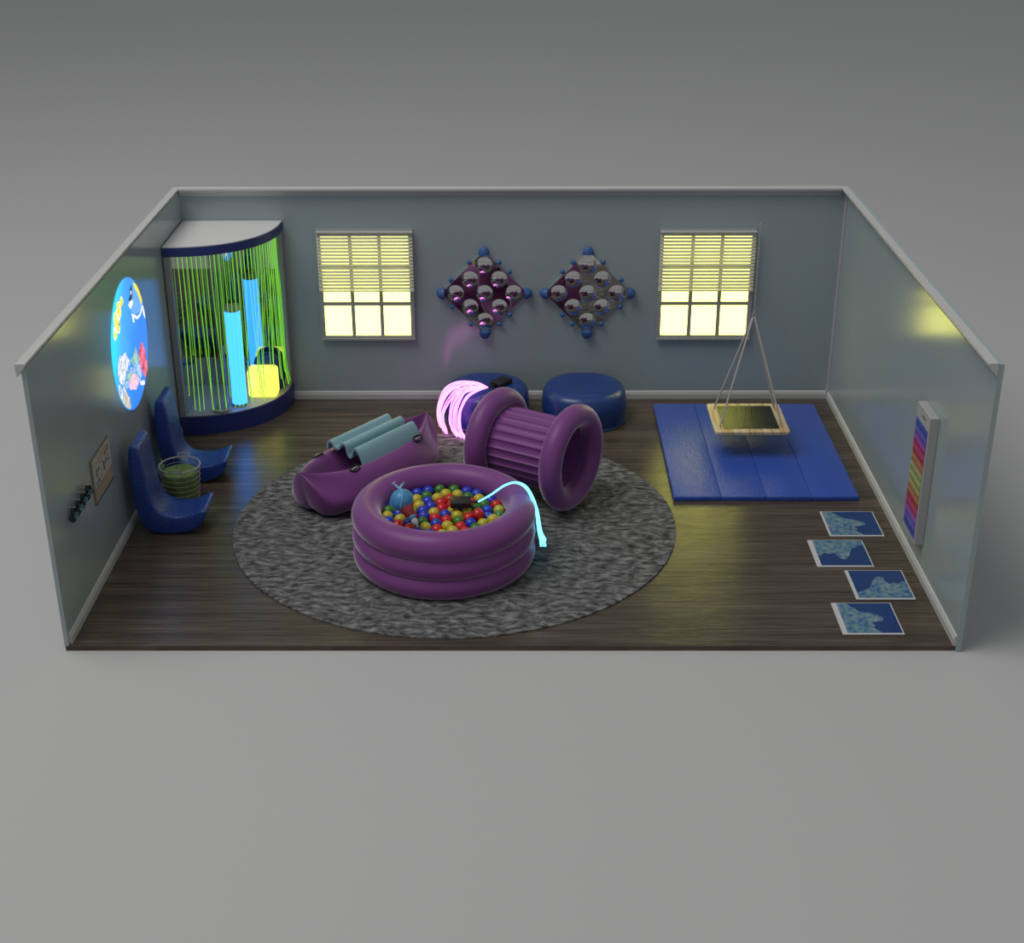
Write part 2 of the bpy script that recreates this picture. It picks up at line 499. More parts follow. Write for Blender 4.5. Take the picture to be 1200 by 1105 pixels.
bm = BM(); add_box(bm, CX + PT, CX + PT + 0.004, CY - RY + 0.06, CY - PB_, PZ + 0.01, 2.029); obj('wall_mirror', bm, M['mirror'], cab, smooth=False)
bm = BM(); add_box(bm, CX + PT + 0.004, CX + RX - 0.06, CY - PB_ - 0.004, CY - PB_, PZ + 0.01, 2.029); obj('wall_mirror', bm, M['mirror'], cab, smooth=False)

# glowing bubble tube standing on the platform
TX, TY = -3.052, 4.70
tb = thing('bubble_tube', (TX, TY, PZ), 'glowing blue bubble tube standing in the corner cabinet beside the yellow cube', 'lamp')
bm = BM(); add_lathe(bm, [(0, PZ), (0.086, PZ), (0.086, PZ + 0.012), (0.085, PZ + 0.028), (0, PZ + 0.028)], 36, (TX, TY, 0)); obj('base', bm, M['cabinet_grey'], tb)
bm = BM(); add_lathe(bm, [(0, PZ + 0.028), (0.084, PZ + 0.028), (0.084, 1.33), (0, 1.33)], 40, (TX, TY, 0)); obj('light_column', bm, M['tube_blue'], tb)
bm = BM(); add_lathe(bm, [(0, 1.33), (0.084, 1.33), (0.084, 1.40), (0.05, 1.40), (0.05, 1.425), (0, 1.425)], 40, (TX, TY, 0)); obj('cap', bm, M['cabinet_grey'], tb)
bm = BM(); add_lathe(bm, [(0, 1.4255), (0.048, 1.4255), (0.045, 1.44), (0, 1.44)], 30, (TX, TY, 0)); obj('cap_vent', bm, M['black'], tb)

# unlit clear tube
UX, UY = -3.225, 4.52
tb = thing('bubble_tube', (UX, UY, PZ), 'unlit clear bubble tube on a low grey disc base at the front of the cabinet', 'lamp')
bm = BM(); add_lathe(bm, [(0, PZ), (0.095, PZ), (0.1, PZ + 0.008), (0.1, PZ + 0.03), (0.09, PZ + 0.04), (0, PZ + 0.04)], 36, (UX, UY, 0)); obj('base', bm, M['cabinet_grey'], tb)
bm = BM(); add_lathe(bm, [(0.078, PZ + 0.0405), (0.082, PZ + 0.0405), (0.082, 0.98), (0.078, 0.98)], 36, (UX, UY, 0), closed=True); obj('clear_tube', bm, M['acrylic'], tb)
for k in range(8):
    a = 2 * PI * k / 8
    bm = BM(); add_sphere(bm, (UX + 0.06 * math.cos(a), UY + 0.06 * math.sin(a), PZ + 0.041), 0.006, 8, 6); obj('air_hole', bm, M['black'], tb)

# yellow light cube
bm = BM(); add_box(bm, -2.992, -2.662, 4.87, 5.10, PZ + 0.001, PZ + 0.335, 0.045, 5)
tag(obj('light_cube', bm, M['cube_yellow'], origin=(-2.815, 5.0, PZ), angle=60), 'glowing yellow rounded cube sitting on the cabinet platform', 'lamp')

# dark bean cushion behind the cube
bm = BM()
rings = []
for r_, z in [(0.02, 0.0), (0.9, 0.0), (1.0, 0.07), (1.02, 0.18), (0.98, 0.29), (0.88, 0.36), (0.65, 0.41), (0.3, 0.432), (0.02, 0.435)]:
    rings.append([Vector((-2.80 + 0.165 * r_ * math.copysign(abs(math.cos(a)) ** 0.8, math.cos(a)), 5.19 + 0.085 * r_ * math.sin(a), PZ + 0.001 + z)) for a in [2 * PI * q / 32 for q in range(32)]])
add_rings(bm, rings)
tag(obj('bean_cushion', bm, M['cabinet_navy'], origin=(-2.80, 5.19, PZ), angle=70), 'dark navy rounded cushion tucked between the yellow light cube and the cabinet mirror', 'cushion')

# fibre optic curtain
rnd = random.Random(4)
cur = thing('fiber_optic_curtain', (CX + 0.5, CY - 0.8, 2.03), 'curtain of glowing green fibre strands hanging round the front of the corner cabinet', 'light curtain')
cc = cab_curve(0.955, 200)
# equal arc spacing
acc = [0]
for a, b_ in zip(cc, cc[1:]): acc.append(acc[-1] + math.dist(a, b_))
def at_arc(t):
    s = t * acc[-1]
    for i in range(len(acc) - 1):
        if acc[i + 1] >= s:
            f = (s - acc[i]) / (acc[i + 1] - acc[i] + 1e-9)
            return (cc[i][0] + (cc[i + 1][0] - cc[i][0]) * f, cc[i][1] + (cc[i + 1][1] - cc[i][1]) * f)
    return cc[-1]
NS = 31
for k in range(NS):
    t = 0.07 + 0.90 * (k + 0.5) / NS
    x, y = at_arc(t)
    nx, ny = (x - CX) / RX, (y - CY) / RY
    l = math.hypot(nx, ny); nx /= l; ny /= l
    zend = PZ + 0.012 + rnd.uniform(0, 0.05)
    if rnd.random() < 0.15: zend += rnd.uniform(0.1, 0.35)
    out = rnd.uniform(-0.04, 0.015) - (0.10 if 0.5 < t < 0.75 and rnd.random() < 0.35 else 0)
    flare = 0.045 if t > 0.82 else 0.02
    if t > 0.82: out = rnd.uniform(0, 0.012); rnd_side = 0
    side = rnd.uniform(-0.03, 0.03)
    tx_, ty_ = -ny, nx
    pts = [(x, y, 2.03), (x + nx * out * 0.1, y + ny * out * 0.1, 1.6),
           (x + nx * out * 0.6 + tx_ * side * 0.5, y + ny * out * 0.6 + ty_ * side * 0.5, 1.0),
           (x + nx * out + tx_ * side, y + ny * out + ty_ * side, 0.5 + rnd.uniform(-.05, .05)),
           (x + nx * min(out + flare, flare) + tx_ * side * 1.3, y + ny * min(out + flare, flare) + ty_ * side * 1.3, zend)]
    bm = BM(); add_tube(bm, smoothpath(pts, 16), 0.0038, 5); obj('strand', bm, M['fiber_green'], cur)

# ------------------------------------------------------------------ projected ocean picture on the left wall
def art_mat(name, stops_emis):
    return stops_emis
m, N, L, b = new_mat('sea_water_glow')
tc = N.new('ShaderNodeTexCoord'); sx = N.new('ShaderNodeSeparateXYZ')
L.new(tc.outputs['Object'], sx.inputs[0])
ma = N.new('ShaderNodeMath'); ma.operation = 'MULTIPLY_ADD'; ma.inputs[1].default_value = -0.75; ma.inputs[2].default_value = 0.0
mb = N.new('ShaderNodeMath'); mb.operation = 'MULTIPLY_ADD'; mb.inputs[1].default_value = 0.45
nn = N.new('ShaderNodeTexNoise'); nn.inputs['Scale'].default_value = 3
mc = N.new('ShaderNodeMath'); mc.operation = 'MULTIPLY_ADD'; mc.inputs[1].default_value = 0.35
L.new(sx.outputs['Y'], ma.inputs[0]); L.new(sx.outputs['Z'], mb.inputs[0]); L.new(ma.outputs[0], mb.inputs[2])
L.new(tc.outputs['Object'], nn.inputs['Vector']); L.new(nn.outputs['Fac'], mc.inputs[0]); L.new(mb.outputs[0], mc.inputs[2])
r1 = ramp(N, [(0.0, (0.03, 0.24, 1.0)), (0.22, (0.035, 0.33, 1.0)), (0.42, (0.06, 0.42, 1.0)), (0.62, (0.02, 0.75, 1.0))])
L.new(mc.outputs[0], r1.inputs[0]); L.new(r1.outputs[0], b.inputs['Emission Color'])
b.inputs['Emission Strength'].default_value = 1.05; b.inputs['Base Color'].default_value = (0.02, 0.02, 0.02, 1)
M['sea'] = m
E_ = {
 'yellow': glow('fish_yellow_glow', (1.0, 0.82, 0.03), 1.0), 'white': glow('print_white_glow', (1.0, 1.0, 0.95), 1.0),
 'slate': glow('fish_slate_blue_glow', (0.16, 0.42, 0.95), 1.0), 'dark': glow('print_dark_glow', (0.012, 0.012, 0.04), 1.0),
 'coral_white': speckle('white_coral_glow', [(0.10, 0.16, 0.40), (0.55, 0.60, 0.75), (0.85, 0.85, 0.80), (0.9, 0.9, 0.9)], 16, 1.15),
 'coral_cream': speckle('cream_coral_glow', [(0.35, 0.28, 0.18), (0.8, 0.75, 0.62)], 12, 1.15),
 'coral_green': speckle('green_coral_glow', [(0.08, 0.30, 0.5), (0.20, 0.48, 0.38), (0.55, 0.6, 0.5)], 14, 1.15),
 'coral_red': speckle('red_coral_glow', [(0.12, 0.01, 0.05), (0.85, 0.10, 0.15), (0.95, 0.42, 0.55)], 8, 1.15),
 'coral_pink': speckle('pink_coral_glow', [(0.1, 0.3, 0.95), (0.8, 0.35, 0.55), (0.95, 0.7, 0.75), (0.9, 0.2, 0.3)], 14, 1.15),
 'mottle': speckle('mottled_reef_glow', [(0.03, 0.1, 0.45), (0.12, 0.28, 0.6), (0.45, 0.6, 0.7), (0.06, 0.2, 0.8)], 11, 1.3),
}
DCY, DCZ = 2.815, 1.632
DX = XL + 0.001
disc = thing('ocean_picture', (DX, DCY, DCZ), 'round glowing undersea picture with fish and coral on the side wall', 'wall picture')
bm = BM(); add_lathe(bm, [(0, 0), (0.635, 0), (0.635, 0.006), (0, 0.006)], 72, (0, 0, 0), Matrix.Translation((DX, DCY, DCZ)) @ Matrix.Rotation(PI / 2, 4, 'Y'))
obj('sea_background', bm, M['sea'], disc)
layer = [0]
def wobble(poly, amp, seed, sub=4):
    rr = random.Random(seed); out = []
    for i in range(len(poly)):
        a, b_ = poly[i], poly[(i + 1) % len(poly)]
        for s in range(sub):
            f = s / sub
            out.append((a[0] + (b_[0] - a[0]) * f + rr.uniform(-amp, amp) * (s > 0), a[1] + (b_[1] - a[1]) * f + rr.uniform(-amp, amp) * (s > 0)))
    return out
def art(poly, m_, name, parent=disc, amp=0.0, grow=0.0):
    layer[0] += 1
    if amp: poly = wobble(poly, amp, layer[0])
    cu = sum(p[0] for p in poly) / len(poly); cv = sum(p[1] for p in poly) / len(poly)
    pts = []
    for u, v in poly:
        if grow:
            l = math.hypot(u - cu, v - cv); u += (u - cu) / l * grow; v += (v - cv) / l * grow
        du, dv = 2.9 + u - DCY, 1.6 + v - DCZ
        l = math.hypot(du, dv)
        if l > 0.628: du *= 0.628 / l; dv *= 0.628 / l
        pts.append((DX + 0.006, DCY + du, DCZ + dv))
    bm = BM(); add_film(bm, pts, (0.0004 * layer[0], 0, 0))
    return obj(name, bm, m_, parent, smooth=False)
art([(-0.436,-0.189),(-0.313,-0.152),(0.1,-0.203),(0.17,-0.295),(0.189,-0.376),(0.057,-0.412),(-0.246,-0.35),(-0.437,-0.302),(-0.464,-0.248)], E_['mottle'], 'reef', amp=0.02)
clown = [(-0.197,0.539),(-0.16,0.488),(-0.183,0.464),(-0.266,0.459),(-0.276,0.398),(-0.364,0.364),(-0.362,0.292),(-0.412,0.265),(-0.458,0.294),(-0.486,0.259),(-0.553,0.244),(-0.58,0.286),(-0.556,0.361),(-0.513,0.378),(-0.51,0.434),(-0.482,0.469),(-0.387,0.468),(-0.377,0.516),(-0.325,0.524),(-0.273,0.507),(-0.249,0.531)]
art(clown, E_['white'], 'fish_outline', grow=0.016)
cf = art(clown, E_['yellow'], 'yellow_fish')
for bd in ([(-0.403,0.461),(-0.356,0.406),(-0.362,0.37),(-0.395,0.375),(-0.418,0.428)], [(-0.554,0.366),(-0.501,0.354),(-0.46,0.288),(-0.497,0.285),(-0.554,0.341)], [(-0.289,0.499),(-0.264,0.465),(-0.283,0.459),(-0.315,0.495)]):
    art(bd, E_['white'], 'fish_band', cf)
art([(-0.40,0.333),(-0.385,0.348),(-0.37,0.333),(-0.385,0.318)], E_['dark'], 'fish_eye', cf)
art([(0.071,0.286),(0.177,0.236),(0.26,0.188),(0.365,0.186),(0.434,0.217),(0.439,0.256),(0.492,0.224),(0.432,0.183),(0.326,0.159),(0.226,0.173),(0.155,0.217),(0.127,0.24),(0.134,0.171),(0.092,0.192),(0.083,0.256)], E_['white'], 'fish_fin')
bf = art([(0.253,0.534),(0.343,0.475),(0.422,0.39),(0.479,0.283),(0.474,0.244),(0.405,0.213),(0.322,0.207),(0.18,0.242),(0.077,0.297),(0.057,0.337),(0.142,0.382),(0.181,0.435),(0.196,0.496)], E_['slate'], 'blue_fish')
art([(0.243,0.545),(0.346,0.491),(0.433,0.402),(0.488,0.283),(0.448,0.24),(0.402,0.316),(0.345,0.406),(0.26,0.489)], E_['yellow'], 'fish_back_stripe', bf)
art([(0.178,0.538),(0.174,0.477),(0.142,0.408),(0.054,0.411),(0.026,0.433),(0.103,0.461),(0.111,0.504)], E_['dark'], 'fish_head', bf)
art([(0.115,0.500),(0.145,0.492),(0.150,0.462),(0.105,0.458)], E_['white'], 'fish_cheek', bf)
art([(0.054,0.411),(0.15,0.399),(0.145,0.361),(0.057,0.337),(0.005,0.388)], E_['white'], 'fish_collar', bf)
art([(0.492,0.224),(0.517,0.161),(0.521,0.084),(0.479,0.14)], E_['white'], 'small_fish')
art([(-0.476,0.057),(-0.288,0.014),(-0.24,-0.053),(-0.183,-0.131),(-0.336,-0.143),(-0.436,-0.189),(-0.525,-0.21),(-0.6,-0.152),(-0.594,-0.058),(-0.56,0.013)], E_['coral_white'], 'white_coral', amp=0.018)
art([(-0.622,-0.171),(-0.547,-0.257),(-0.556,-0.331),(-0.61,-0.337),(-0.656,-0.27)], E_['coral_white'], 'white_coral', amp=0.01)
art([(-0.492,-0.251),(-0.41,-0.355),(-0.343,-0.44),(-0.357,-0.528),(-0.45,-0.496),(-0.565,-0.405),(-0.592,-0.352),(-0.509,-0.343)], E_['coral_cream'], 'cream_coral', amp=0.012)
art([(-0.18,-0.097),(-0.05,-0.11),(0.063,-0.045),(0.084,-0.117),(0.151,-0.215),(-0.062,-0.192),(-0.143,-0.132)], E_['coral_green'], 'green_coral', amp=0.02)
art([(-0.358,-0.191),(-0.137,-0.235),(-0.223,-0.301),(-0.381,-0.239)], E_['coral_green'], 'green_coral', amp=0.015)
art([(0.153,-0.15),(0.318,-0.102),(0.363,-0.191),(0.368,-0.304),(0.412,-0.335),(0.342,-0.42),(0.272,-0.445),(0.195,-0.363),(0.152,-0.273)], E_['coral_red'], 'red_coral', amp=0.02)
art([(-0.12,-0.256),(-0.014,-0.326),(0.034,-0.403),(-0.119,-0.429),(-0.257,-0.374),(-0.297,-0.286)], E_['coral_pink'], 'pink_coral', amp=0.025)
art([(0.081,-0.422),(0.208,-0.457),(0.215,-0.504),(0.091,-0.462)], E_['white'], 'small_fish', amp=0.008)

# ------------------------------------------------------------------ ladle chairs
PROF = [(-3.55, 0.885), (-3.50, 0.915), (-3.46, 0.89), (-3.435, 0.70), (-3.415, 0.50), (-3.385, 0.34), (-3.335, 0.245), (-3.25, 0.20),
        (-3.16, 0.19), (-3.05, 0.205), (-2.95, 0.245), (-2.905, 0.258), (-2.885, 0.235), (-2.90, 0.17), (-2.955, 0.085), (-3.05, 0.03), (-3.15, 0.008),
        (-3.28, 0.004), (-3.40, 0.02), (-3.48, 0.075), (-3.53, 0.19), (-3.565, 0.40), (-3.572, 0.65)]
def chair(y0, y1, label, dx=0.0, rz=0.0, mirror_name='ladle_chair'):
    n = len(PROF)
    cxx = sum(p[0] for p in PROF) / n; czz = sum(p[1] for p in PROF) / n
    # smooth the outline
    P = [Vector((x, z)) for x, z in PROF]
    fine = []
    for i in range(n):
        p0, p1, p2, p3 = P[i - 1], P[i], P[(i + 1) % n], P[(i + 2) % n]
        for s in range(4):
            t = s / 4
            fine.append(0.5 * ((2 * p1) + (p2 - p0) * t + (2 * p0 - 5 * p1 + 4 * p2 - p3) * t * t + (3 * p1 - p0 - 3 * p2 + p3) * t ** 3))
    k = len(fine)
    nrm = []
    for i in range(k):
        t = (fine[(i + 1) % k] - fine[i - 1]).normalized()
        nrm.append(Vector((t.y, -t.x)))
    # outline runs clockwise: make the offset point inwards
    if (fine[0] + nrm[0] * 0.01 - Vector((cxx, czz))).length > (fine[0] - Vector((cxx, czz))).length: nrm = [-v for v in nrm]
    rings = []
    w = y1 - y0; e = 0.026
    stations = [(y0, e), (y0 + e * 0.12, e * 0.55), (y0 + e * 0.4, e * 0.2), (y0 + e, 0)]
    stations += [(y0 + e + (w - 2 * e) * q / 4, -0.0) for q in (1, 2, 3)]
    stations += [(y1 - e, 0), (y1 - e * 0.4, e * 0.2), (y1 - e * 0.12, e * 0.55), (y1, e)]
    for y, off in stations:
        rings.append([Vector((p.x + nv.x * off, y, max(0.002 + off * 0.6, p.y + nv.y * off))) for p, nv in zip(fine, nrm)])
    bm = BM(); vr = add_rings(bm, rings, cap=False)
    for ring, flip in ((vr[0], False), (vr[-1], True)):
        f = bm.faces.new(ring); 
    bmesh.ops.triangulate(bm, faces=[f for f in bm.faces if len(f.verts) > 4])
    c = Vector((-3.25, (y0 + y1) / 2, 0.002))
    o = obj('ladle_chair', bm, M['navy'], origin=c, angle=50)
    o.location = c + Vector((dx, 0, 0)); o.rotation_euler = (0, 0, rz)
    tag(o, label, 'chair', 'navy ladle chairs along the side wall')
    return o
chair(1.98, 2.40, 'glossy navy scooped floor chair between the headphones and the wire basket', dx=-0.015)
chair(3.11, 3.53, 'glossy navy scooped floor chair between the wire basket and the corner cabinet', dx=-0.03, rz=R(0))

# wire basket with green cloth
BX, BY = -3.295, 2.73
bk = thing('wire_basket', (BX, BY, 0), 'round pale wire basket standing between the two navy floor chairs', 'basket')
bm = BM()
def br(z): return 0.165 + 0.035 * z / 0.40
for z in [0.006, 0.06, 0.115, 0.17, 0.225, 0.28, 0.335]:
    add_tube(bm, [(BX + br(z) * math.cos(a), BY + br(z) * math.sin(a), z) for a in [2 * PI * q / 40 for q in range(40)]], 0.003, 5, closed=True)
for q in range(12):
    a = 2 * PI * q / 12
    add_tube(bm, [(BX + br(0.0) * math.cos(a), BY + br(0.0) * math.sin(a), 0.006), (BX + br(0.39) * math.cos(a), BY + br(0.39) * math.sin(a), 0.39)], 0.0014, 4)
obj('wire_mesh', bm, M['wire'], bk)
bm = BM(); add_tube(bm, [(BX + br(.4) * math.cos(a), BY + br(.4) * math.sin(a), 0.39) for a in [2 * PI * q / 48 for q in range(48)]], 0.009, 8, closed=True); obj('rim', bm, M['wire'], bk)
for s in (-1, 1):
    bm = BM(); add_tube(bm, smoothpath([(BX - 0.055, BY + s * 0.193, 0.39), (BX - 0.05, BY + s * 0.205, 0.425), (BX + 0.05, BY + s * 0.205, 0.425), (BX + 0.055, BY + s * 0.193, 0.39)], 12), 0.006, 6); obj('handle', bm, M['wire'], bk)
bm = BM()
rings = []
prof = [(0.145, 0.02), (0.155, 0.10), (0.163, 0.20), (0.172, 0.29), (0.165, 0.325), (0.12, 0.32), (0.06, 0.335), (0.005, 0.34)]
for r_, z in prof:
    rings.append([Vector((BX + (r_ + 0.006 * math.sin(5 * a + z * 20)) * math.cos(a), BY + (r_ + 0.006 * math.sin(5 * a + z * 20)) * math.sin(a), z + 0.012 * math.sin(3 * a + r_ * 30) * (r_ < 0.16))) for a in [2 * PI * q / 36 for q in range(36)]])
add_rings(bm, rings)
tag(obj('folded_blanket', bm, M['green_fabric'], origin=(BX, BY, 0.02)), 'rumpled green blanket filling the round wire basket', 'blanket')

# poster on the left wall
PX = XL + 0.001
PY0, PY1, PZ0, PZ1 = 1.158, 1.736, 0.738, 1.15
po = thing('wall_chart', (PX, (PY0 + PY1) / 2, PZ0), 'cream chart with small dark pictures and a red line on the side wall', 'poster')
bm = BM(); add_box(bm, PX, PX + 0.014, PY0, PY1, PZ0, PZ1); obj('backing_board', bm, M['poster_edge'], po, smooth=False)
bm = BM(); add_box(bm, PX + 0.0142, PX + 0.016, PY0 + 0.014, PY1 - 0.012, PZ0 + 0.008, PZ1 - 0.012); obj('printed_sheet', bm, M['poster'], po, smooth=False)
bm = BM(); add_box(bm, PX, PX + 0.0165, PY0, PY1, PZ0 - 0.012, PZ0 - 0.0002); obj('bottom_rail', bm, mat('navy_rail', (0.02, 0.03, 0.16), 0.5), po, smooth=False)
def mark(u0, u1, v0, v1, col, name='printed_mark'):
    bm = BM(); add_box(bm, PX + 0.0161, PX + 0.0168, PY0 + (PY1 - PY0) * u0, PY0 + (PY1 - PY0) * u1, PZ0 + (PZ1 - PZ0) * v0, PZ0 + (PZ1 - PZ0) * v1)
    return obj(name, bm, col, po, smooth=False)
c_red = mat('chart_red', (0.30, 0.04, 0.03), 0.6); c_org = mat('chart_orange', (0.36, 0.22, 0.05), 0.6)
c_pur = mat('chart_purple', (0.10, 0.03, 0.14), 0.6); c_navy = mat('chart_navy', (0.02, 0.03, 0.09), 0.6); c_blue = mat('chart_blue', (0.07, 0.16, 0.30), 0.6)
c_lil = mat('chart_lilac', (0.22, 0.20, 0.34), 0.6); c_grn = mat('chart_olive', (0.12, 0.13, 0.05), 0.6)
mark(0.025, 0.98, 0.02, 0.283, mat('chart_tan', (0.33, 0.28, 0.20), 0.6), 'tan_band')
mark(0.025, 0.98, 0.285, 0.305, c_red, 'red_line')
mark(0.20, 0.84, 0.80, 0.825, c_org, 'orange_line')
rr = random.Random(7)
bm = BM()
u = 0.30
while u < 0.86:
    w_ = rr.uniform(0.012, 0.03)
    add_box(bm, PX + 0.0161, PX + 0.0168, PY0 + (PY1 - PY0) * u, PY0 + (PY1 - PY0) * (u + w_), PZ0 + (PZ1 - PZ0) * 0.865, PZ0 + (PZ1 - PZ0) * (0.885 + rr.uniform(0, 0.02)))
    u += w_ + 0.01
obj('title_line', bm, c_lil, po, smooth=False)
for u0, u1, v0, v1, c_ in [(0.17, 0.22, 0.52, 0.70, c_navy), (0.28, 0.33, 0.60, 0.68, c_navy), (0.38, 0.47, 0.70, 0.74, c_lil), (0.50, 0.53, 0.66, 0.74, c_lil),
                           (0.55, 0.62, 0.44, 0.64, c_pur), (0.68, 0.73, 0.52, 0.66, c_navy), (0.80, 0.86, 0.50, 0.58, c_pur), (0.80, 0.85, 0.62, 0.70, c_blue),
                           (0.24, 0.31, 0.36, 0.44, c_pur), (0.14, 0.20, 0.34, 0.42, c_blue), (0.40, 0.43, 0.38, 0.46, c_navy), (0.66, 0.72, 0.72, 0.80, c_grn),
                           (0.74, 0.82, 0.76, 0.80, c_red), (0.84, 0.89, 0.76, 0.86, c_pur), (0.06, 0.08, 0.84, 0.88, c_navy)]:
    mark(u0, u1, v0, v1, c_)

# headphones on hooks
def headphone(y, z, label):
    t = thing('headphones', (XL, y, z), label, 'headphones', 'ear defenders on the wall hooks')
    X = XL + 0.042
    bm = BM(); add_tube(bm, [(XL + 0.001, y, z + 0.055), (X, y, z + 0.052), (X + 0.014, y, z + 0.052), (X + 0.016, y, z + 0.062)], 0.005, 8); add_lathe(bm, [(0, 0), (0.012, 0), (0.012, 0.004), (0, 0.004)], 16, mtx=Matrix.Translation((XL + 0.0005, y, z + 0.055)) @ Matrix.Rotation(PI / 2, 4, 'Y'))
    obj('hook', bm, M['panel_case'], t)
    bm = BM(); pts = [(X, y + 0.045 * math.cos(a), z + 0.045 * math.sin(a)) for a in [PI * q / 16 for q in range(17)]]
    rings = []
    for p in pts:
        p = Vector(p); d_ = (p - Vector((X, y, z))).normalized()
        rings.append([p + Vector((0.016, 0, 0)) + d_ * 0.004, p + Vector((-0.016, 0, 0)) + d_ * 0.004, p + Vector((-0.016, 0, 0)) - d_ * 0.004, p + Vector((0.016, 0, 0)) - d_ * 0.004])
    add_rings(bm, rings); obj('headband', bm, M['black'], t)
    for s in (-1, 1):
        mt = Matrix.Translation((X, y + s * 0.042, z - 0.03)) @ Matrix.Rotation(-s * PI / 2, 4, 'X') @ Matrix.Scale(0.8, 4)
        bm = BM(); add_lathe(bm, [(0, -0.004), (0.03, -0.004), (0.04, 0.006), (0.04, 0.016), (0.032, 0.024), (0, 0.024)], 24, mtx=mt)
        c_ = obj('ear_cup', bm, M['black'], t)
        bm = BM(); add_lathe(bm, [(0, -0.006), (0.028, -0.006), (0.034, -0.012), (0.034, -0.026), (0.024, -0.032), (0, -0.032)], 24, mtx=mt); obj('ear_cushion', bm, M['cup_blue'], c_)
for y, z, w_ in ((0.47, 1.0, 'furthest from the chart'), (0.612, 1.0, 'second from the open front'),
                 (0.754, 1.0, 'third from the open front'), (0.897, 1.0, 'closest to the chart')):
    headphone(y, z, 'black and blue headphones hung on the side wall, ' + w_)

# ------------------------------------------------------------------ colour panel on the right wall
m, N, L, b = new_mat('rainbow_scallop_rows')
tc = N.new('ShaderNodeTexCoord'); sx = N.new('ShaderNodeSeparateXYZ'); L.new(tc.outputs['Generated'], sx.inputs[0])
wv = N.new('ShaderNodeMath'); wv.operation = 'MULTIPLY'; wv.inputs[1].default_value = 2 * PI * 7
sn = N.new('ShaderNodeMath'); sn.operation = 'SINE'
ad = N.new('ShaderNodeMath'); ad.operation = 'MULTIPLY_ADD'; ad.inputs[1].default_value = 0.016
L.new(sx.outputs['Y'], wv.inputs[0]); L.new(wv.outputs[0], sn.inputs[0]); L.new(sn.outputs[0], ad.inputs[0]); L.new(sx.outputs['Z'], ad.inputs[2])
cols = [(0.05, 0.045, 0.40), (0.16, 0.09, 0.55), (0.45, 0.04, 0.20), (0.45, 0.06, 0.035), (0.48, 0.25, 0.06), (0.36, 0.42, 0.08),
        (0.36, 0.42, 0.10), (0.48, 0.25, 0.06), (0.45, 0.06, 0.035), (0.45, 0.04, 0.16), (0.16, 0.09, 0.50), (0.03, 0.07, 0.40)]
r1 = ramp(N, [(i / 12.0, c) for i, c in enumerate(cols)]); r1.color_ramp.interpolation = 'CONSTANT'
L.new(ad.outputs[0], r1.inputs[0])
fr = N.new('ShaderNodeMath'); fr.operation = 'MULTIPLY'; fr.inputs[1].default_value = 2 * PI * 12
s2 = N.new('ShaderNodeMath'); s2.operation = 'SINE'
L.new(ad.outputs[0], fr.inputs[0]); L.new(fr.outputs[0], s2.inputs[0])
cm = N.new('ShaderNodeMath'); cm.operation = 'MULTIPLY'; L.new(s2.outputs[0], cm.inputs[0]); L.new(sn.outputs[0], cm.inputs[1])
r2 = ramp(N, [(0.0, (0.35, 0.35, 0.35)), (0.5, (0.9, 0.9, 0.9)), (0.9, (1.6, 1.6, 1.6))])
mr = N.new('ShaderNodeMapRange'); mr.inputs[1].default_value = -1; mr.inputs[2].default_value = 1
L.new(cm.outputs[0], mr.inputs[0]); L.new(mr.outputs[0], r2.inputs[0])
mx = N.new('ShaderNodeMix'); mx.data_type = 'RGBA'; mx.blend_type = 'MULTIPLY'; mx.inputs[0].default_value = 1
L.new(r1.outputs[0], mx.inputs[6]); L.new(r2.outputs[0], mx.inputs[7]); L.new(mx.outputs[2], b.inputs['Base Color'])
b.inputs['Roughness'].default_value = 0.35
M['rainbow'] = m
cp = thing('rainbow_wall_panel', (XR, 1.40, 0.31), 'tall grey box on the side wall faced with rainbow coloured rows', 'wall panel')
bm = BM(); add_box(bm, 3.603, XR - 0.001, 1.19, 1.60, 0.31, 1.535, 0.004); obj('case', bm, M['panel_case'], cp, smooth=False)
bm = BM(); add_box(bm, 3.598, 3.6025, 1.215, 1.575, 0.36, 1.40); obj('color_rows', bm, M['rainbow'], cp, smooth=False)
bm = BM(); add_box(bm, 3.6005, 3.6025, 1.31, 1.42, 1.462, 1.474); obj('slot', bm, M['black'], cp, smooth=False)

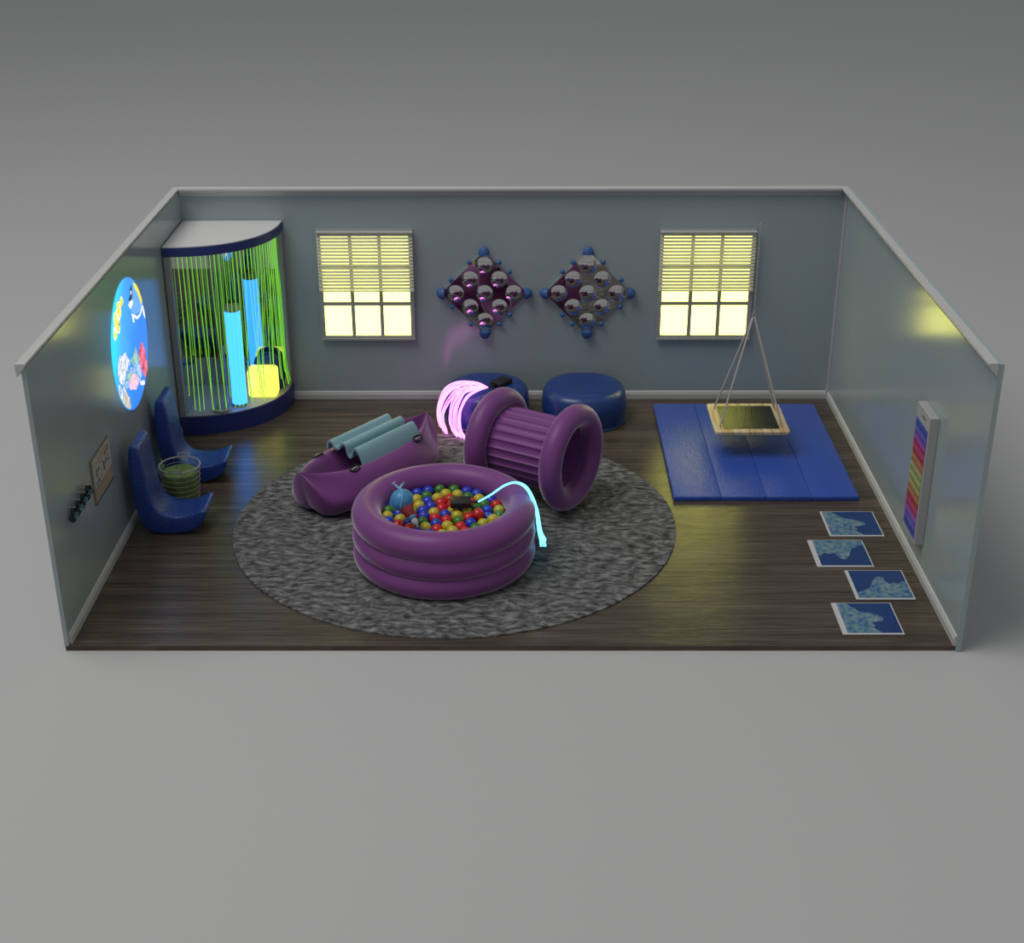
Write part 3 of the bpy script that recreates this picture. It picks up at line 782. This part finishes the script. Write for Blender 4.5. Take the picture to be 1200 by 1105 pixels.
# ------------------------------------------------------------------ bubble mirrors on the back wall
def bubble_mirror(cx, flip, label):
    cz = 1.30
    t = thing('bubble_mirror', (cx, D, cz), label, 'mirror', 'diamond bubble mirrors on the back wall')
    y1, y0 = D - 0.001, D - 0.035
    h = 0.485
    bm = BM(); add_prism(bm, [(cx - h, y0, cz), (cx, y0, cz - h), (cx + h, y0, cz), (cx, y0, cz + h)], (0, y1 - y0, 0)); obj('mirror_plate', bm, M['chrome'], t, smooth=False)
    for u, v in [(0, 0), (.165, .165), (-.165, .165), (.165, -.165), (-.165, -.165), (.33, 0), (-.33, 0), (0, .33), (0, -.33)]:
        bm = BM()
        rd, hh = 0.097, 0.018; RR_ = (rd * rd + hh * hh) / (2 * hh); am = math.asin(rd / RR_)
        add_lathe(bm, [(RR_ * math.sin(a), RR_ * math.cos(a) - RR_ + hh + 0.004) for a in [am * (1 - q / 14) for q in range(15)]] , 40, mtx=Matrix.Translation((cx + u, y0 - 0.0005, cz + v)) @ Matrix.Rotation(PI / 2, 4, 'X'))
        obj('mirror_dome', bm, M['chrome'], t)
    for u, v in [(0.49, 0), (-0.49, 0), (0, 0.49), (0, -0.49)]:
        dv_ = Vector((u, 0, v)).normalized()
        mk = Matrix.Translation((cx + dv_.x * 0.455, D - 0.045, cz + dv_.z * 0.455)) @ dv_.to_track_quat('Z', 'Y').to_matrix().to_4x4()
        bm = BM(); add_lathe(bm, [(0, 0)] + [(0.066 * math.cos(a), 0.088 * math.sin(a)) for a in [PI / 2 * q / 10 for q in range(11)]], 28, mtx=mk @ (Matrix.Scale(0.66, 4, (0, 1, 0)) if abs(dv_.z) > 0.5 else Matrix.Identity(4))); obj('corner_knob', bm, M['knob_blue'], t)
    for u, v in [(-.168, .36), (-.375, .155), (.168, .36), (.285, .25), (-.16, -.365), (-.37, -.16), (.17, -.365), (.285, -.255)]:
        bm = BM(); add_sphere(bm, (cx + (u if not flip else -u), D - 0.045, cz + v), 0.028, 14, 10, (1, 0.9, 1)); obj('edge_knob', bm, M['knob_blue'], t)
bubble_mirror(-0.315, False, 'diamond bubble mirror on the back wall above the lamp-strewn round pouf')
bubble_mirror(0.853, True, 'diamond bubble mirror on the back wall above the bare round pouf')

# ------------------------------------------------------------------ poufs
def pouf(cx, label):
    cy, r0, h = 4.86, 0.478, 0.40
    prof = [(0.0, 0.0), (0.90, 0.0), (0.965, 0.03), (0.99, 0.12), (1.0, 0.18), (0.995, 0.25), (0.965, 0.315), (0.90, 0.365), (0.78, 0.395), (0.6, 0.405), (0.35, 0.40), (0.12, 0.392), (0.0, 0.388)]
    bm = BM(); n = 64
    P = smoothpath([(r_, 0, z) for r_, z in prof], 48)
    def sup(a):
        c, s = abs(math.cos(a)), abs(math.sin(a)); e = 2.25
        return 1 / (c ** e + s ** e) ** (1 / e)
    rings = []
    for p in P[1:-1]:
        rr_ = max(p.x, 0.01)
        rings.append([Vector((cx + r0 * rr_ * sup(a) * math.cos(a), cy + r0 * rr_ * sup(a) * math.sin(a), max(p.z, 0) + 0.002 - 0.004 * (abs(math.cos(4 * a)) ** 30) * (p.z > 0.33))) for a in [2 * PI * q / n for q in range(n)]])
    add_rings(bm, rings)
    tag(obj('pouf', bm, M['navy_soft'], origin=(cx, cy, 0.002), angle=60), label, 'pouf', 'navy poufs against the back wall')
pouf(-0.287, 'round navy pouf by the back wall with the pink fibre lamp on top')
pouf(0.81, 'bare round navy pouf by the back wall, behind the ribbed tunnel')

# pink fibre optic lamp
pk = thing('fiber_optic_lamp', (-0.15, 4.82, 0.405), 'pink glowing fibre optic spray spilling from a black box on the pouf', 'lamp')
bm = BM(); add_box(bm, -0.11, 0.11, -0.075, 0.075, 0, 0.055, 0.008, mtx=Matrix.Translation((-0.125, 4.84, 0.409)) @ Matrix.Rotation(R(52), 4, 'Z')); obj('light_box', bm, M['black'], pk)
bm = BM(); add_tube(bm, [(-0.195, 4.75, 0.437), (-0.27, 4.64, 0.45)], 0.014, 10); obj('connector', bm, M['black'], pk)
rnd = random.Random(11)
A = [(-0.27, 4.64, 0.45), (-0.40, 4.56, 0.55), (-0.60, 4.50, 0.585), (-0.755, 4.49, 0.515), (-0.825, 4.49, 0.345), (-0.85, 4.49, 0.20), (-0.80, 4.49, 0.03)]
B = [(-0.27, 4.64, 0.45), (-0.40, 4.46, 0.47), (-0.50, 4.35, 0.43), (-0.565, 4.28, 0.30), (-0.57, 4.22, 0.16), (-0.54, 4.18, 0.07), (-0.46, 4.15, 0.006)]
for k in range(34):
    f = rnd.random()
    f = f ** 0.8
    if 0.42 < f < 0.52: f += 0.14
    j = [rnd.uniform(-0.02, 0.02) for _ in range(3)]
    pts = []
    for i, (a, b_) in enumerate(zip(A, B)):
        s = min(1, i / 2)
        p = Vector(a).lerp(Vector(b_), f)
        p += Vector(j) * s
        if i >= 4 and f < 0.45: p.x = p.x * 0.6 + (-0.82) * 0.4; p.z = max(p.z, 0.006)
        p.z = max(p.z, 0.006)
        pts.append(p)
    if f > 0.5 : pts[2].z += (1 - f) * 0.12
    if f < 0.3 and rnd.random() < 0.5: pts = pts[:-1] + [pts[-1].lerp(pts[-2], rnd.uniform(0.2, 0.7))]
    bm = BM(); add_tube(bm, smoothpath(pts, 36), 0.0052, 5); obj('strand', bm, M['fiber_pink'], pk)

# ------------------------------------------------------------------ rug
RCX, RCY, RR = -0.545, 2.235, 2.13
bm = BM()
nr = 44; na = 220
rings = []
def rz_(x, y, e):
    return 0.012 + 0.012 * (0.5 + 0.5 * noise.noise(Vector((x * 9 + 0.5 * noise.noise(Vector((x * 2, y * 2, 3))), y * 20, 0)))) * e
for k in range(nr, 0, -1):
    r_ = RR * (k / nr)
    rings.append([Vector((RCX + r_ * math.cos(a), RCY + r_ * math.sin(a), rz_(r_ * math.cos(a), r_ * math.sin(a), 1 if k < nr else 0.2))) for a in [2 * PI * q / na for q in range(na)]])
vr = [[bm.verts.new(p) for p in ring] for ring in ([[Vector((p.x, p.y, 0.001)) for p in rings[0]]] + rings)]
for a, c in zip(vr, vr[1:]):
    for i in range(na):
        j = (i + 1) % na; bm.faces.new((a[i], a[j], c[j], c[i]))
cv = bm.verts.new((RCX, RCY, 0.02))
for i in range(na): bm.faces.new((vr[-1][i], vr[-1][(i + 1) % na], cv))
tag(obj('round_rug', bm, M['rug'], origin=(RCX, RCY, 0.001), angle=80), 'large round grey shaggy rug on the dark wood floor', 'rug')
ZR = 0.026

# ------------------------------------------------------------------ blue floor mat of four panels
mt_ = thing('gym_mat', (2.545, 3.915, 0), 'large blue four-panel gym mat on the floor under the swing', 'mat')
xs = [1.62, 2.095, 2.545, 3.0, 3.47]
for a, b_ in zip(xs, xs[1:]):
    bm = BM(); add_box(bm, a + 0.001, b_ - 0.001, 2.70, 5.13, 0.002, 0.05, 0.006, 3); obj('mat_panel', bm, M['mat_blue'], mt_, angle=50)

# ------------------------------------------------------------------ platform swing
sw = thing('platform_swing', (2.52, 4.0, 0.35), 'square pine platform swing with a black centre hanging over the blue mat', 'swing')
PTOP = 0.352
def rrect(x0, x1, y0, y1, r_, n=6):
    out = []
    for cx_, cy_, a0 in ((x1 - r_, y1 - r_, 0), (x0 + r_, y1 - r_, 90), (x0 + r_, y0 + r_, 180), (x1 - r_, y0 + r_, 270)):
        for q in range(n + 1):
            a = R(a0 + 90 * q / n); out.append((cx_ + r_ * math.cos(a), cy_ + r_ * math.sin(a)))
    return out
bm = BM(); add_prism(bm, [(x, y, PTOP - 0.028) for x, y in rrect(2.13, 2.918, 3.612, 4.402, 0.035)], (0, 0, 0.028))
bmesh.ops.bevel(bm, geom=[e for e in bm.edges if abs(e.verts[0].co.z - e.verts[1].co.z) < 1e-5 and len(e.link_faces) == 2], offset=0.004, segments=2, affect='EDGES')
obj('platform', bm, M['pine'], sw)
bm = BM(); add_box(bm, 2.232, 2.820, 3.706, 4.328, PTOP + 0.0003, PTOP + 0.004, 0.001); obj('grip_pad', bm, M['rubber'], sw, smooth=False)
TOPK = Vector((2.512, 4.0, 1.50))
for x, y in ((2.196, 3.755), (2.196, 4.255), (2.848, 3.765), (2.848, 4.255)):
    bm = BM(); add_tube(bm, [(x, y, PTOP - 0.03), (x, y, PTOP + 0.01), TOPK + Vector(((x - 2.51) * 0.03, (y - 4) * 0.03, -0.02))], 0.0105, 8)
    rp = obj('rope', bm, M['rope'], sw)
    bm = BM(); add_sphere(bm, (x, y, PTOP - 0.036), 0.012, 12, 8); obj('knot', bm, M['rope'], rp)
bm = BM(); add_tube(bm, [TOPK + Vector((0.016 * math.cos(a), 0, 0.012 + 0.028 * math.sin(a))) for a in [2 * PI * q / 20 for q in range(20)]], 0.005, 6, closed=True); obj('ring', bm, M['rope'], sw)
bm = BM()
z = TOPK.z + 0.045; k = 0
while z < 2.49:
    d_ = Vector((1, 0, 0)) if k % 2 else Vector((0, 1, 0))
    add_tube(bm, [Vector((2.512, 4.0, z)) + d_ * 0.009 * math.cos(a) + Vector((0, 0, 0.019 * math.sin(a))) for a in [2 * PI * q / 12 for q in range(12)]], 0.0034, 5, closed=True)
    z += 0.033; k += 1
obj('chain', bm, M['steel'], sw)

# ------------------------------------------------------------------ picture tiles on the floor
TONGUE = [(0.0, 0.0), (0.62, 0.0), (0.60, 0.08), (0.50, 0.16), (0.56, 0.24), (0.50, 0.34), (0.60, 0.37), (0.72, 0.40), (0.77, 0.47), (0.74, 0.55), (0.62, 0.62), (0.48, 0.68), (0.36, 0.72), (0.30, 0.82), (0.22, 0.92), (0.16, 1.15), (0.0, 1.0)]
def tile(x0, y0, rot, label, seed, wide=0.03):
    x1, y1 = x0 + 0.52, y0 + 0.52
    t = thing('floor_picture', ((x0 + x1) / 2, (y0 + y1) / 2, 0), label, 'floor tile', 'sea picture tiles on the floor')
    bm = BM(); add_box(bm, x0, x1, y0, y1, 0.0008, 0.008, 0.0015, 1); obj('white_border', bm, M['card_white'], t, smooth=False)
    a0, a1, b0, b1 = x0 + wide, x1 - 0.012, y0 + 0.022, y1 - 0.010
    bm = BM(); add_box(bm, a0, a1, b0, b1, 0.0082, 0.0092); p = obj('blue_print', bm, M['card_blue'], t, smooth=False)
    poly = [q for i, q in enumerate(wobble(TONGUE, 0.012, seed, 4)) if not (q[0] < 0.03 and 0.02 < q[1] < 0.98) and not (q[1] < 0.02 and 0.02 < q[0] < 0.6)]
    out = []
    for u, v in poly:
        u = min(max(u, 0), 1); v = min(max(v, 0), 1)
        u -= .5; v -= .5
        c, s = round(math.cos(rot)), round(math.sin(rot))
        u, v = c * u - s * v, s * u + c * v
        q_ = (a0 + (u + .5) * (a1 - a0), b0 + (v + .5) * (b1 - b0), 0.0093)
        if not out or math.dist(out[-1], q_) > 0.004: out.append(q_)
    while math.dist(out[0], out[-1]) < 0.004: out.pop()
    bm = BM(); add_film(bm, out, (0, 0, 0.0005)); obj('pale_froth', bm, M['card_cloud'], p, smooth=False)
tile(3.03, 1.937, 0, 'blue sea picture tile closest to the blue gym mat', 1, 0.02)
tile(2.797, 1.340, -PI / 2, 'blue sea picture tile second from the gym mat, froth along its far edge', 2, 0.045)
tile(3.028, 0.752, PI / 2, 'blue sea picture tile third from the gym mat, froth along its near edge', 3, 0.03)
tile(2.790, 0.171, 0, 'blue sea picture tile nearest the open front of the room', 4, 0.045)

# ------------------------------------------------------------------ inflatable ball pit
PCX, PCY = -0.612, 1.485
pit = thing('inflatable_ball_pit', (PCX, PCY, ZR), 'purple inflatable ball pit of three stacked rings full of coloured balls', 'ball pit')
RM, rm_ = 0.70, 0.135
for z in (0.125, 0.315, 0.505):
    bm = BM(); add_torus(bm, RM, rm_, 96, 28, (PCX, PCY, z + ZR - 0.02), sz=0.93 if z < 0.5 else 1.0); obj('air_ring', bm, M['inflatable'], pit)
bm = BM(); add_lathe(bm, [(0, 0.05), (0.60, 0.05), (0.60, 0.36), (0.57, 0.385), (0, 0.385)], 48, (PCX, PCY, ZR)); obj('padded_floor', bm, M['inflatable'], pit)

BALLS = '''B425,90 G420,130 G515,110 Y612,130 R658,155 G717,105 B757,165 Y818,135 R855,185 B905,95 G900,135 Y972,160 B990,120 B1055,165 R1097,205 G1035,220
B975,260 Y1070,275 G1090,297 B915,318 B995,345 G885,268 Y815,310 R698,350 G785,385 R825,350 R880,370 B893,408 Y965,410 R800,425 R840,440 B700,470 B770,460
Y710,430 Y645,400 Y618,445 R525,405 R525,465 B570,385 B560,328 Y630,325 Y505,315 R445,320 G432,370 Y455,425 B425,265 B497,248 B452,185 Y550,190 R620,210
R585,262 Y645,262 B340,110 B115,225 B165,185 G165,265 Y170,330 Y110,330 R150,375 B85,360 Y215,415 B260,385 R300,412 G345,455 B410,435 B460,460 G395,467
Y385,250 Y350,180 B225,300 Y1040,390 G920,430 R735,240 B790,240 Y255,230 R300,200 G245,160 Y300,290 B370,320 Y1080,350 G860,465 B1000,430 Y930,460 R300,330'''
CAMP = Vector((0.0691, -10.0792, 6.3388)); CR = cam.matrix_world.to_3x3()
BZ = 0.485
br_ = 0.0555
balls = []
rnd = random.Random(3)
FOC = 1670.1745
for tok in BALLS.split():
    c = tok[0]; X, Y = map(float, tok[1:].split(','))
    px, py = 440 + X / 7.5, 560 + Y / 7.5
    d_ = CR @ Vector(((px - 600) / FOC, -(py - 552.5) / FOC, -1))
    t_ = (BZ - CAMP.z) / d_.z
    p = CAMP + d_ * t_
    balls.append([c, p])
def relax(n_it):
    for it in range(n_it):
        for i in range(len(balls)):
            for j in range(i + 1, len(balls)):
                p, q = balls[i][1], balls[j][1]
                dv = p - q; l = dv.length
                if l < 2 * br_ + 0.0006:
                    if l < 1e-4: dv = Vector((rnd.uniform(-1, 1), rnd.uniform(-1, 1), 0.3)); l = dv.length
                    push = dv / l * (2 * br_ + 0.0008 - l) * 0.5
                    p += push; q -= push
        for b_ in balls:
            p = b_[1]
            dx, dy = p.x - PCX, p.y - PCY
            rad = math.hypot(dx, dy)
            lim = RM - math.sqrt(max(0.0, (rm_ + br_) ** 2 - (p.z - 0.511) ** 2)) - 0.004
            lim = min(lim, 0.60)
            if rad > lim: p.x = PCX + dx / rad * lim; p.y = PCY + dy / rad * lim
            lo = ZR + 0.385 + br_ + 0.001
            if p.z < lo: p.z = lo
            if it < n_it * 0.6: p.z -= 0.0012
            if p.z > lo + 0.095: p.z = lo + 0.095
relax(160)
# fill leftover gaps on the pit floor
lo = ZR + 0.385 + br_ + 0.001
extra = 0
for k in range(4000):
    a, r_ = rnd.uniform(0, 2 * PI), 0.545 * math.sqrt(rnd.random())
    p = Vector((PCX + r_ * math.cos(a), PCY + r_ * math.sin(a), lo))
    if all((p - q[1]).length > 2 * br_ * 0.97 for q in balls):
        balls.append([rnd.choice('RBGYRB'), p]); extra += 1
relax(260)
COLN = {'R': 'red', 'B': 'blue', 'G': 'green', 'Y': 'yellow'}
ORD = ['first', 'second', 'third', 'fourth', 'fifth', 'sixth', 'seventh', 'eighth', 'ninth', 'tenth', 'eleventh', 'twelfth', 'thirteenth', 'fourteenth', 'fifteenth', 'sixteenth']
rows = {}
for c, p in balls:
    v = (p.y - PCY)
    zone = 0 if v > 0.30 else 1 if v > 0.10 else 2 if v > -0.10 else 3 if v > -0.30 else 4
    rows.setdefault((zone, c), []).append(p)
ZN = ['along the back rim', 'just behind the middle', 'across the middle', 'just before the middle', 'along the front rim']
base_ball = None
for (zone, c), ps in sorted(rows.items()):
    ps.sort(key=lambda p: p.x)
    for i, p in enumerate(ps):
        if base_ball is None:
            bm = BM(); add_sphere(bm, (0, 0, 0), br_, 24, 16)
            base_ball = obj('pit_ball', bm, None, origin=(0, 0, 0)); base_ball.data.materials.append(M['ball_red']); o = base_ball
        else:
            o = base_ball.copy(); COL.objects.link(o)
        o.location = p
        o.material_slots[0].link = 'OBJECT'; o.material_slots[0].material = M['ball_' + COLN[c]]
        n = len(ps)
        if n == 1: w_ = 'the only %s one there' % COLN[c]
        elif i == 0: w_ = 'leftmost %s one there' % COLN[c]
        elif i == n - 1: w_ = 'rightmost %s one there' % COLN[c]
        else: w_ = '%s %s one from the left' % (ORD[i], COLN[c])
        tag(o, '%s ball %s of the pit, %s' % (COLN[c], ZN[zone], w_), 'ball', 'plastic balls in the purple ball pit')

# toy lying on the balls
HC = Vector((-0.963, 1.215, 0.75)); TP = Vector((-0.825, 1.085, 0.565))
ax = (TP - HC).normalized()
toy = thing('toy_spinner', HC, 'small toy with round sky-blue head, red cone and white tip lying on the balls', 'toy')
Q = Matrix.Translation(HC) @ ax.to_track_quat('Z', 'Y').to_matrix().to_4x4()
bm = BM(); add_sphere(bm, HC, 0.1, 32, 20); hd = obj('head', bm, M['toy_blue'], toy)
bm = BM(); add_torus(bm, 0.0985, 0.0055, 40, 8, (0, 0, 0.0), mtx=Matrix.Translation(HC) @ Vector((-0.1, -0.75, 0.65)).to_track_quat('Z', 'Y').to_matrix().to_4x4()); obj('head_rim', bm, M['toy_rim'], hd)
bm = BM(); add_tube(bm, [HC + Vector((0.012 * math.sin(2 * a), -0.101 * math.cos(a), 0.101 * math.sin(a))) for a in [R(-25) + R(130) * q / 20 for q in range(21)]], 0.005, 6); obj('head_seam', bm, M['toy_rim'], hd)
bm = BM(); add_lathe(bm, [(0, 0.07), (0.068, 0.07), (0.064, 0.09), (0.045, 0.145), (0.034, 0.165), (0, 0.165)], 28, mtx=Q); obj('cone_body', bm, M['toy_red'], toy)
bm = BM(); add_lathe(bm, [(0, 0.166), (0.034, 0.166), (0.037, 0.185), (0.03, 0.195), (0, 0.195)], 24, mtx=Q); obj('collar', bm, M['toy_blue'], toy)
bm = BM(); add_lathe(bm, [(0, 0.1955), (0.027, 0.1955), (0.031, 0.22), (0.027, 0.245), (0.013, 0.262), (0.008, 0.28), (0, 0.285)], 24, mtx=Q); obj('tip', bm, M['toy_white'], toy)
for s, m__ in ((-1, M['toy_rim']), (1, M['toy_rim'])):
    bm = BM(); b0 = HC + Vector((-0.02, 0.05, 0.085))
    add_tube(bm, smoothpath([b0, b0 + Vector((s * 0.03 - 0.01, 0.02, 0.03)), b0 + Vector((s * 0.05 - 0.015, 0.02, 0.045)), b0 + Vector((s * 0.035, 0.02, 0.06))], 12), [0.012, 0.012, 0.011, 0.011, 0.010, 0.009, 0.008, 0.008, 0.007, 0.006, 0.005, 0.004, 0.003], 8)
    obj('tail_loop', bm, m__, toy)

# cyan fibre lamp lying in the pit
cy_ = thing('fiber_optic_lamp', (-0.46, 1.535, 0.545), 'cyan glowing fibre cord arching from a black box out over the pit rim', 'lamp')
bm = BM(); add_box(bm, -0.095, 0.095, -0.075, 0.075, 0, 0.05, 0.006, mtx=Matrix.Translation((-0.46, 1.535, 0.545)) @ Matrix.Rotation(R(4), 4, 'Z')); obj('light_box', bm, M['black'], cy_)
bm = BM(); add_tube(bm, [(-0.365, 1.54, 0.572), (-0.298, 1.54, 0.57)], 0.013, 10); obj('connector', bm, M['black'], cy_)
CP = [(-0.298, 1.54, 0.572), (-0.18, 1.56, 0.635), (-0.06, 1.57, 0.72), (0.05, 1.56, 0.755), (0.15, 1.54, 0.70), (0.228, 1.52, 0.52), (0.262, 1.50, 0.30), (0.300, 1.48, 0.155)]
rnd = random.Random(5)
for k in range(12):
    a = 2 * PI * k / 12
    off = Vector((0.010 * math.cos(a), 0.012 * math.cos(a + 1), 0.010 * math.sin(a)))
    pts = [Vector(p) + off * (0.45 + 0.55 * min(1, i / 3)) * (1 + 0.6 * (i >= 6)) for i, p in enumerate(CP)]
    e = pts[-1]; pts[-1] = e + Vector((rnd.uniform(-0.02, 0.014), 0, rnd.uniform(-0.02, 0.05)))
    bm = BM(); add_tube(bm, smoothpath(pts, 35), 0.0055, 5); obj('strand', bm, M['fiber_cyan'], cy_)

# ------------------------------------------------------------------ ribbed inflatable tunnel
CRt = Vector((0.584, 2.54, 0.53 + ZR)); AX = Vector((-math.cos(R(31)), math.sin(R(31)), 0)); LEN = 0.85
CLt = CRt + AX * LEN
tun = thing('inflatable_tunnel', (CRt + CLt) / 2 - Vector((0, 0, 0.53)), 'purple inflatable roll-through tunnel with ribbed barrel and two end rings', 'inflatable toy')
def axm(c):
    return Matrix.Translation(c) @ AX.to_track_quat('Z', 'Y').to_matrix().to_4x4()
for c in (CRt, CLt):
    bm = BM(); add_torus(bm, 0.419, 0.111, 96, 28, (0, 0, 0), mtx=axm(c)); obj('end_ring', bm, M['inflatable'], tun)
bm = BM()
nrib = 26; seg = 12
Rb = 0.345
sect = []
for i in range(nrib * seg):
    a = 2 * PI * i / (nrib * seg)
    sect.append((Rb + 0.018 * (1 - abs(math.sin(a * nrib / 2)) ** 0.55), a))
outer = [[(r_ * math.cos(a), r_ * math.sin(a), z) for r_, a in sect] for z in (0.03, 0.42, 0.82)]
inner = [[((Rb - 0.012 - (r_ - Rb) * 0.9) * math.cos(a), (Rb - 0.012 - (r_ - Rb) * 0.9) * math.sin(a), z) for r_, a in sect] for z in (0.82, 0.42, 0.03)]
rings = outer + inner + [outer[0]]
mt4 = axm(CRt)
add_rings(bm, [[mt4 @ Vector(p) for p in ring] for ring in rings], cap=False)
obj('ribbed_barrel', bm, M['inflatable'], tun, angle=75)

# ------------------------------------------------------------------ peapod canoe
PA, PB = Vector((-2.03, 2.27, 0)), Vector((-0.895, 3.77, 0))
al = (PB - PA); PL = al.length; al.normalize(); pn = Vector((al.y, -al.x, 0))
pod = thing('inflatable_pod', ((PA + PB) / 2) + Vector((0, 0, ZR)), 'purple inflatable pea-pod canoe with pointed ends on the grey rug', 'inflatable toy')
def pod_pt(s, perp, z): return PA + al * s + pn * perp + Vector((0, 0, z))
bm = BM()
NSEC = 41; NC = 25
rings = []
for i in range(NSEC):
    f = i / (NSEC - 1)
    f = 0.5 - 0.5 * math.cos(PI * f)              # denser at the ends
    s = f * PL
    e = abs(2 * f - 1)
    wdt = 0.445 * max(0.0, 1 - e ** 3.4) ** 0.55 + 0.002
    rim = max(0.0, 1 - e ** 3.0) ** 0.75               # the rim closes sooner than the belly
    tip = 0.20 / PL * 2                           # how far the keel rises at each end
    g = max(0.0, (e - (1 - tip)) / tip)
    ztop = 0.42 + 0.075 * e ** 3
    zbot = 0.004 + (ztop - 0.03) * g ** 2.6
    hh = ztop - zbot
    crease = zbot + 0.09 * hh * min(1, wdt / 0.2)
    val = zbot + hh * (1 - 0.62 * min(1, wdt / 0.36) ** 1.2) if wdt > 0.01 else ztop
    # half section from the keel crease round the lobe to the valley
    k_ = 0.12 + 0.88 * rim
    vtop = max(val, zbot + 0.80 * hh)
    half = [(0.0, crease), (0.14, zbot + 0.035 * hh), (0.36, zbot), (0.62, zbot + 0.02 * hh), (0.84, zbot + 0.11 * hh), (0.97, zbot + 0.26 * hh), (1.0, zbot + 0.42 * hh),
            (0.94 * (0.35 + 0.65 * k_), zbot + 0.64 * hh), (0.84 * k_, zbot + 0.83 * hh), (0.72 * k_, zbot + 0.95 * hh), (0.60 * k_, ztop), (0.50 * k_, zbot + 0.965 * hh), (0.40 * k_, max(val, zbot + 0.86 * hh)),
            (0.22 * k_, val + 0.12 * (ztop - val)), (0.0, val)]
    ring = [(u * wdt, z) for u, z in half] + [(-u * wdt, z) for u, z in reversed(half[1:-1])]
    rings.append([pod_pt(s, u, z + ZR) for u, z in ring])
add_rings(bm, rings)
hull = obj('hull', bm, M['inflatable'], pod, angle=75)
md = hull.modifiers.new('soft', 'SUBSURF'); md.levels = 1; md.render_levels = 2
for s, u in ((0.50, 0.25), (1.42, 0.27), (0.50, -0.25), (1.42, -0.27)):
    c = pod_pt(s, u, 0.425 + ZR); sg = 1 if u > 0 else -1
    rot = Matrix((al.to_4d(), (pn * sg).to_4d(), (0, 0, 1, 0), (0, 0, 0, 1))).transposed()
    rot = Matrix.Translation(c) @ Matrix(((al.x, pn.x * sg, 0, 0), (al.y, pn.y * sg, 0, 0), (0, 0, 1, 0), (0, 0, 0, 1))) @ Matrix.Rotation(R(-28), 4, 'X')
    bm = BM(); add_torus(bm, 0.06, 0.011, 32, 10, (0, 0, 0), mtx=rot @ Matrix.Diagonal((1, 0.6, 1, 1))); g_ = obj('grommet', bm, M['black'], pod)
    bm = BM(); add_tube(bm, smoothpath([rot @ Vector((-0.04, 0, 0)), rot @ Vector((0, 0, 0.012)), rot @ Vector((0.04, 0, 0))], 10), 0.008, 8); obj('grip', bm, M['panel_case'], g_)

# folded pale blue mat across the pod
sec = [(-0.235, 0.465), (-0.225, 0.53), (-0.20, 0.555), (-0.17, 0.55), (-0.135, 0.51), (-0.09, 0.50), (-0.06, 0.53), (-0.035, 0.565), (-0.005, 0.575), (0.025, 0.555), (0.04, 0.49), (0.065, 0.455), (0.095, 0.47), (0.115, 0.535), (0.145, 0.56), (0.175, 0.545), (0.205, 0.505), (0.232, 0.455), (0.25, 0.41)]
P = smoothpath([(u, 0, z) for u, z in sec], 68)
th = 0.011
up, dn = [], []
for i, p in enumerate(P):
    t = (P[min(i + 1, len(P) - 1)] - P[max(i - 1, 0)]).normalized()
    nv = Vector((-t.z, 0, t.x))
    up.append((p.x + nv.x * th, p.z + nv.z * th)); dn.append((p.x - nv.x * th, p.z - nv.z * th))
prof = up + list(reversed(dn))
bm = BM(); add_rings(bm, [[pod_pt(s, u - 0.01, z + ZR - 0.012) for u, z in prof] for s in (0.63, 1.05, 1.49)], cap=False)
n = len(up)
bm.verts.ensure_lookup_table()
tot = len(prof)
for base in (0, 2 * tot):
    for i in range(n - 1):
        try: bm.faces.new((bm.verts[base + i], bm.verts[base + i + 1], bm.verts[base + tot - 2 - i], bm.verts[base + tot - 1 - i]))
        except ValueError: pass
c0 = pod_pt(1.05, 0, 0.46)
tag(obj('folded_foam_mat', bm, M['blanket'], origin=c0, angle=60), 'pale blue wavy folded foam mat lying across the purple pod', 'mat')
